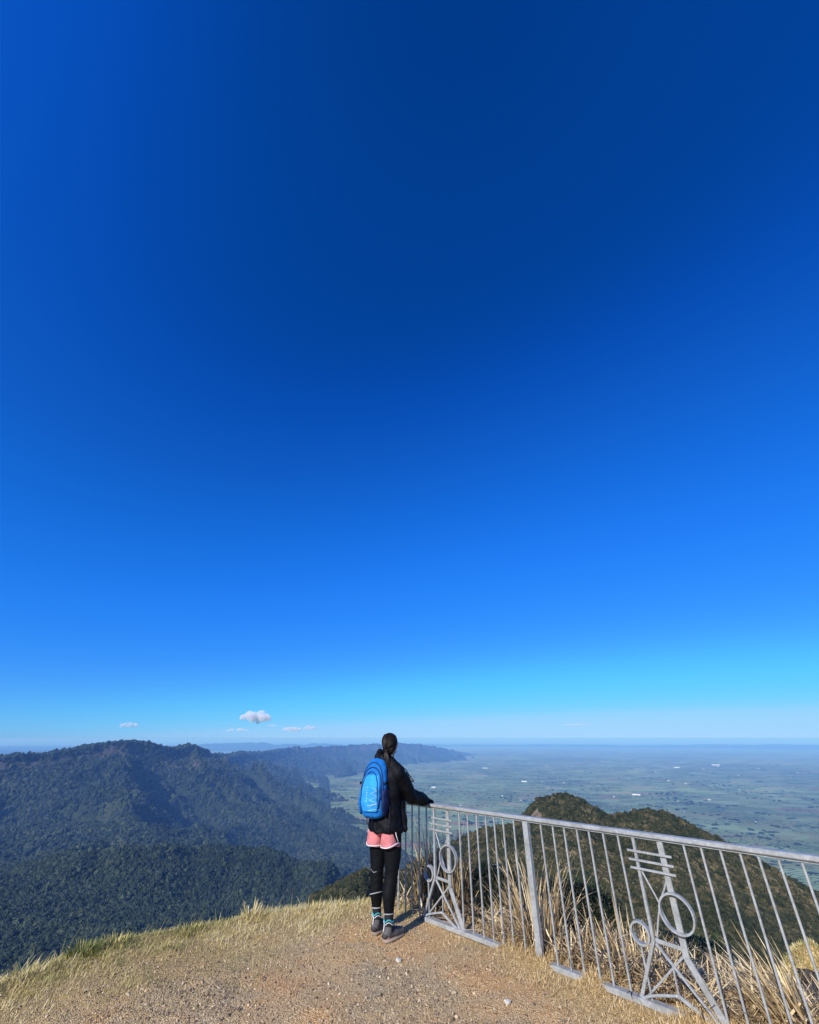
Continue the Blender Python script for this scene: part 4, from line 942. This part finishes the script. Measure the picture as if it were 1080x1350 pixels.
tussock(2.42, .85, 0.50, 120, (-.1, .1), .5, 'sprawling tussock behind the large ring of the second figure', (.25, 1))
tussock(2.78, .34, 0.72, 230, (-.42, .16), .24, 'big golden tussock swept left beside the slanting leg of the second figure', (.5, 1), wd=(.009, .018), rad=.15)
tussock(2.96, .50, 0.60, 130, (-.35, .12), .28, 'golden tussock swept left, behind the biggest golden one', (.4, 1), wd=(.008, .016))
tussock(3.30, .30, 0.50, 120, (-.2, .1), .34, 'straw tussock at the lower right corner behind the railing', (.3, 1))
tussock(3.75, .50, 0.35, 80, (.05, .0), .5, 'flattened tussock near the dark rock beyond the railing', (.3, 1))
# dark leafy shrubs behind the railing and a green clump on the left lip
def shrub(x, y, r, h, n, label, tone=(0, .8), name='leafy_shrub', leaf=(.02, .05)):
    z = float(near_z(np.array([x]), np.array([y]))[0]); root = empty(name, (x, y, z)); tag(root, label, 'shrub')
    u = rng.normal(0, 1, (n, 3)); u /= np.linalg.norm(u, axis=1)[:, None]; rr_ = U(.45, 1, n) ** .6
    nz_ = 1 + .35 * fbm(u[:, 0] * 2.5 + x, u[:, 2] * 2.5 + y, 3, 83)
    P = np.stack([u[:, 0] * rr_ * r * nz_, u[:, 1] * rr_ * r * nz_, h * .5 + u[:, 2] * rr_ * h * .5 * nz_], -1)
    V, F, T_ = blades(P, np.arctan2(u[:, 1], u[:, 0]) + U(-.8, .8, n), U(.3, 1.6, n), U(*leaf, n), U(.008, .018, n), U(0, 1, n), np.clip(U(*tone, n), 0, 1), 2)
    link('foliage', np_mesh('foliage', V, F, {'tone': np.clip(T_, 0, 1)}), M['shrubleaf'], root)
    mb = MB()
    for k in range(7):
        a = k * .9; mb.tube([(0, 0, -.05), (r * .3 * math.cos(a), r * .3 * math.sin(a), h * .4), (r * .7 * math.cos(a), r * .7 * math.sin(a), h * .8)], [.012, .008, .003], 5)
    mb.build('stem', mat('twig_bark', (.09, .065, .045), .9)[0], root, True)
shrub(0.26, 6.35, .32, .55, 5200, 'dark shrub in the shade behind the first ring figure', (0, .8))
shrub(0.95, 6.25, .42, .50, 6000, 'dark green shrub behind the balusters left of the plain post', (0, .85))
shrub(1.75, 5.75, .45, .42, 6000, 'dark green shrub behind the plain post of the railing', (0, .85))
shrub(2.75, 5.45, .50, .30, 4000, 'brownish shrub behind the second figure of the railing', (.3, 1))
def tuft(x, y, H, n, label, tone, spread=.5, wd=(.004, .009), name='grass_tuft'):
    z = float(near_z(np.array([x]), np.array([y]))[0]); hd = U(0, 6.28, n); rr_ = .11 * np.sqrt(U(0, 1, n))
    V, F, T_ = blades(np.stack([rr_ * np.cos(hd), rr_ * np.sin(hd), np.full(n, -.02)], -1), hd, np.abs(rng.normal(.3, spread, n)), H * U(.5, 1.2, n), U(*wd, n), U(.3, 1.8, n), np.clip(U(*tone, n), 0, 1), 4)
    o_ = link(name, np_mesh(name, V, F, {'tone': np.clip(T_, 0, 1)}), M['grass']); o_.location = (x, y, z); tag(o_, label, 'grass tuft', 'tufts on the left lip')
tuft(-2.70, 4.74, .105, 320, 'broad green tuft with drooping blades, on the brow left of the middle', (0, .45), .6, (.006, .013))
tuft(-2.56, 4.93, .09, 200, 'green and straw tuft beside the broad green one', (.05, .6), .6, (.006, .012))
tuft(-2.88, 4.36, .10, 180, 'low mixed tuft lower down the left brow', (.2, .9))
tuft(-3.02, 4.10, .11, 200, 'brown straggly tuft at the far left of the brow', (.3, .9))
tuft(-1.60, 5.62, .12, 110, 'pale upright tuft on the brow, middle of the left slope', (.4, 1), .35)
tuft(-1.02, 5.80, .10, 90, 'pale tuft on the crest of the brow, nearest to the person', (.35, 1), .35)
tuft(-2.05, 5.22, .09, 170, 'green tuft on the brow between the broad green tuft and the pale ones', (0, .6))
tuft(-0.80, 5.86, .10, 80, 'small straw tuft on the crest beside the pale tuft', (.4, 1))

# ------------------------------------------------------------------ gravel, stones, rocks
m, t, b = mat('stone', rough=0.9, spec=0.2); M['stone'] = m
oi = t.nodes.new('ShaderNodeObjectInfo')
r_ = ramp(t, [(0, (.10, .075, .05)), (.35, (.28, .21, .135)), (.65, (.46, .34, .21)), (.85, (.60, .46, .29)), (1, (.74, .62, .43))], oi.outputs['Random'])
nn = noise(t, coords(t), 4, 4, .7); t.links.new(mix(t, r_.outputs[0], ramp(t, [(.3, (.7, .7, .7)), (.7, (1.1, 1.1, 1.1))], nn.outputs[0]).outputs[0], 1.0, 'MULTIPLY'), b.inputs['Base Color']); bump(t, b, nn.outputs[0], .4, .1)
PEB = protos('pebble', [blob_mesh('pebble', 2, 0.4, 1.2, 0.7, 21 + k, M['stone']) for k in range(4)])
n = 90000
x = U(-3.4, 3.4, n); y = U(3.2, 6.3, n); sf = sdist(x, y); s_, b_ = fence_sb(x, y)
gs = -((x + 2.1) * 1.3 - (y - 3.8) * 1.5) / 1.98 + 0.45 * fbm(x * 1.3, y * 1.3, 4, 70)
dn = sstep(0.6, -0.1, gs) * sstep(0.1, -0.5, b_ + 0.3 * fbm(x * 1.5, y * 1.5, 3, 71)) * (0.45 + 0.55 * sstep(-.3, .25, fbm(x * 1.2, y * 1.2, 3, 84)))
mk = (sf < -.03) & (U(0, 1, n) < dn); x, y = x[mk], y[mk]; n = len(x); z = near_z(x, y)
sc_n = (0.0022 + 0.0019 * rng.exponential(1, n)).clip(0, .013)
gv = scatter('gravel', np.stack([x, y, z + .001], -1), U(0, 6.28, (n, 3)), np.stack([sc_n, sc_n * U(.7, 1.2, n), sc_n * U(.6, 1, n)], -1), PEB)
tag(gv, 'small grey and brown gravel stones strewn over the path', 'gravel')
def rock(name, loc, r, seed, label, cat, m, sub=3, amp=.45, squash=.7, rz_=0.0):
    o_ = link(name, blob_mesh(name, sub, amp, 1.3, squash, seed, m), None, None, False); o_.scale = r; o_.location = loc; o_.rotation_euler = (0, 0, rz_); tag(o_, label, cat); return o_
mw, t, b = mat('pale_stone', (.60, .55, .47), .85, 0, .2); nn = noise(t, coords(t), 3, 5, .7); bump(t, b, nn.outputs[0], .4, .1)
def gp(x, y): return float(near_z(np.array([x]), np.array([y]))[0])
for x, y, r, lb in ((-.09, 4.63, .022, 'whitish stone lying alone on the gravel below the feet of the person'), (.66, 4.02, .024, 'pale stone on the bleached ground at the bottom, right of the middle'), (.315, 4.16, .018, 'brown stone on the gravel, one of two, the right one'), (.265, 4.14, .015, 'brown stone on the gravel, one of two, the left one')):
    rock('stone', (x, y, gp(x, y) + r * .4), (r, r * .9, r * .8), int(r * 1000), lb, 'stone', mw if r > .02 else M['stone'], 2)
mr, t, b = mat('dark_rock', (.05, .045, .04), .9, 0, .2); nn = noise(t, coords(t), 2.5, 8, .7)
t.links.new(ramp(t, [(.3, (.03, .027, .025)), (.55, (.085, .075, .065)), (.8, (.17, .15, .12))], nn.outputs[0]).outputs[0], b.inputs['Base Color']); bump(t, b, nn.outputs[0], 1, .15)
rock('boulder', (5.80, 8.15, gp(5.80, 8.15) + .02), (.42, .34, .24), 5, 'dark jagged rock beyond the railing at the right edge, below the grassy mound', 'rock', mr, 4, .5, .8)
rock('boulder', (4.55, 7.1, gp(4.55, 7.1) + .02), (.40, .25, .22), 8, 'smaller dark rock beyond the railing, left of the grassy mound', 'rock', mr, 4, .5, .7)
# grassy mound cover
n = 60000
x = 6.1 + rng.normal(0, 1.2, n); y = 8.5 + rng.normal(0, 1.2, n); z = near_z(x, y)
mg = blade_obj('mound_grass', [blades(np.stack([x, y, z - .01], -1), U(0, 6.28, n), U(.2, 1.2, n), U(.03, .09, n), U(.008, .016, n), U(.2, 1.2, n), U(.18, .95, n), 2)], M['grass'])
tag(mg, 'yellow green grass covering the mound beyond the railing', 'grass', kind='stuff')

# ------------------------------------------------------------------ farm buildings on the plain
mwl = mat('white_walls', (.78, .78, .76), .7)[0]; mrf = mat('pale_roof', (.70, .72, .74), .5)[0]; mrr = mat('dull_roof', (.45, .44, .42), .6)[0]
def shed(x, y, L, Wd, H, rz_, label, group, rf):
    root = empty('farm_building', (x, y, -898.5), rz_)
    mb = MB(); mb.bar((-L / 2, 0, H / 2), (L / 2, 0, H / 2), Wd, H); mb.build('wall', mwl, root)
    bm = bmesh.new(); vs = [bm.verts.new(p) for p in [(-L / 2 - 2, -Wd / 2 - 2, H + .1), (L / 2 + 2, -Wd / 2 - 2, H + .1), (L / 2 + 2, Wd / 2 + 2, H + .1), (-L / 2 - 2, Wd / 2 + 2, H + .1), (-L / 2 - 2, 0, H + Wd * .22), (L / 2 + 2, 0, H + Wd * .22)]]
    for f in ((0, 1, 5, 4), (2, 3, 4, 5), (0, 4, 3), (1, 2, 5), (3, 2, 1, 0)): bm.faces.new([vs[k] for k in f])
    me = bpy.data.meshes.new('roof'); bm.to_mesh(me); bm.free(); link('roof', me, rf, root)
    tag(root, label, 'farm building', group)
G1 = 'white sheds scattered over the plain'
for k in range(45):
    while True:
        d = math.exp(random.uniform(math.log(7000), math.log(24000))); a = random.uniform(2, 44)
        x, y = d * math.sin(R(a)), d * math.cos(R(a))
        if float(terrain(np.array([x]), np.array([y]))[0]) < -899.5: break
    f = max(.45, d / 16000); shed(x, y, random.uniform(25, 70) * f, random.uniform(14, 24) * f, 7, random.uniform(0, 3.1), 'tiny white farm shed scattered far out on the plain', G1, mrf if k % 3 else mrr)
for a, d, L, Wd, lb in ((32.5, 21500, 260, 60, 'long white works building far out on the plain, right of the near peaks'), (8.9, 16500, 150, 40, 'white works building on the plain just left of above the near peak'),
                     (13.2, 11800, 120, 30, 'row of white sheds on the plain above the near peak'), (24.6, 9800, 130, 28, 'long bright shed on the plain above the second hump'), (-0.6 + 3.4, 10200, 90, 26, 'long white shed on the plain right of the shoulder of the person'),
                     (29, 19000, 170, 45, 'wide white shed on the hazy middle of the plain')):
    shed(d * math.sin(R(a)), d * math.cos(R(a)), L, Wd, 10, R(-a), lb, None, mrf)

# ------------------------------------------------------------------ clouds
def cloud(az, el, dist, wd, ht, lumps, dens, label, seed, flat=.5, thr=.42):
    rr = random.Random(seed); r3 = dist / math.cos(R(el)); z = dist * math.tan(R(el))
    mb = MB()
    for k in range(lumps):
        u = (k + .5) / lumps * 2 - 1; hgt = (1 - u * u) ** .7
        mb.ell((u * wd * .42 + rr.uniform(-.05, .05) * wd, rr.uniform(-.15, .15) * wd * .5, hgt * ht * rr.uniform(.0, .30)), (wd * rr.uniform(.10, .2) * (.5 + hgt * .5), wd * .16, ht * rr.uniform(.28, .55) * (.35 + hgt * .65)))
    tmp = melt(mb, 'cloud', None if False else mc(dens, wd, thr), None, wd / 60, 2)
    tmp.location = (dist * math.sin(R(az)), dist * math.cos(R(az)), z); tmp.rotation_euler = (0, 0, R(-az)); tag(tmp, label, 'cloud'); return tmp
def mc(dens, wd, thr):
    m = bpy.data.materials.new('cloud_vapour'); m.use_nodes = True; t = m.node_tree; t.nodes.clear()
    ou = t.nodes.new('ShaderNodeOutputMaterial'); pv = t.nodes.new('ShaderNodeVolumePrincipled')
    nn = noise(t, coords(t), 9.0 / wd, 6, .68); g_ = t.nodes.new('ShaderNodeMapRange'); t.links.new(nn.outputs[0], g_.inputs[0])
    g_.inputs[1].default_value = thr; g_.inputs[2].default_value = thr + .30; g_.inputs[3].default_value = 0; g_.inputs[4].default_value = dens
    t.links.new(g_.outputs[0], pv.inputs['Density']); pv.inputs['Color'].default_value = (.98, .99, 1, 1); pv.inputs['Anisotropy'].default_value = 0.0; t.links.new(pv.outputs[0], ou.inputs['Volume'])
    return m
def px(u, v):       # direction helper, degrees
    X = (u - 540) / 540; V = (675 - v) / 540; p = R(28.89); y = math.cos(p) - V * math.sin(p); z = math.sin(p) + V * math.cos(p)
    return math.degrees(math.atan2(X, y)), math.degrees(math.atan2(z, math.hypot(X, y)))
CL = [((-18.57, 2.05), 20000, 1250, 520, 15, .012, 'small bright white puffy cloud above the left ridge', 1, .36),
      ((-31.3, 1.15), 24000, 950, 260, 5, .012, 'small grey wisp of cloud above the highest point of the ridge', 2, .42),
      ((-20.3, .75), 26000, 1200, 170, 5, .010, 'thin grey wisp of cloud, lower left of the white cloud', 3, .42),
      ((-16.6, 1.25), 26000, 600, 190, 4, .012, 'tiny wisp of cloud touching the lower right of the white cloud', 4, .4),
      ((-14.2, .85), 26000, 1100, 280, 5, .012, 'grey wisp of cloud, left of the pair right of the white cloud', 5, .4),
      ((-12.2, .98), 26000, 850, 280, 5, .013, 'grey wisp of cloud, right of the pair right of the white cloud', 6, .4),
      ((14.3, 1.25), 30000, 700, 90, 4, .004, 'faint short streak of cloud above the plain', 7, .4),
      ((20.0, 1.35), 30000, 1900, 110, 6, .005, 'faint long streak of cloud above the plain', 8, .4)]
for (az, el), ds, wd, ht, lm, dn, lb, sd_, th in CL: cloud(az, el, ds, wd, ht, lm, dn, lb, sd_, thr=th)

# ------------------------------------------------------------------ haze
bm = bmesh.new(); bmesh.ops.create_cube(bm, size=1)
for v in bm.verts: v.co = Vector((v.co.x * 400000, v.co.y * 400000, -901 if v.co.z < 0 else 6))
me = bpy.data.meshes.new('haze'); bm.to_mesh(me); bm.free()
mh = bpy.data.materials.new('haze_air'); mh.use_nodes = True; t = mh.node_tree; t.nodes.clear()
ou = t.nodes.new('ShaderNodeOutputMaterial'); pv = t.nodes.new('ShaderNodeVolumePrincipled')
pv.inputs['Color'].default_value = (0.20, 0.46, 1.0, 1); pv.inputs['Density'].default_value = 4.1e-5
pv.inputs['Absorption Color'].default_value = (0.52, 0.66, 1, 1)
pv.inputs['Anisotropy'].default_value = -0.06
t.links.new(pv.outputs[0], ou.inputs['Volume'])
hz = link('haze', me, mh); hz['kind'] = 'stuff'
tag(hz, 'thin blue haze over the valley and the far plain', 'haze')
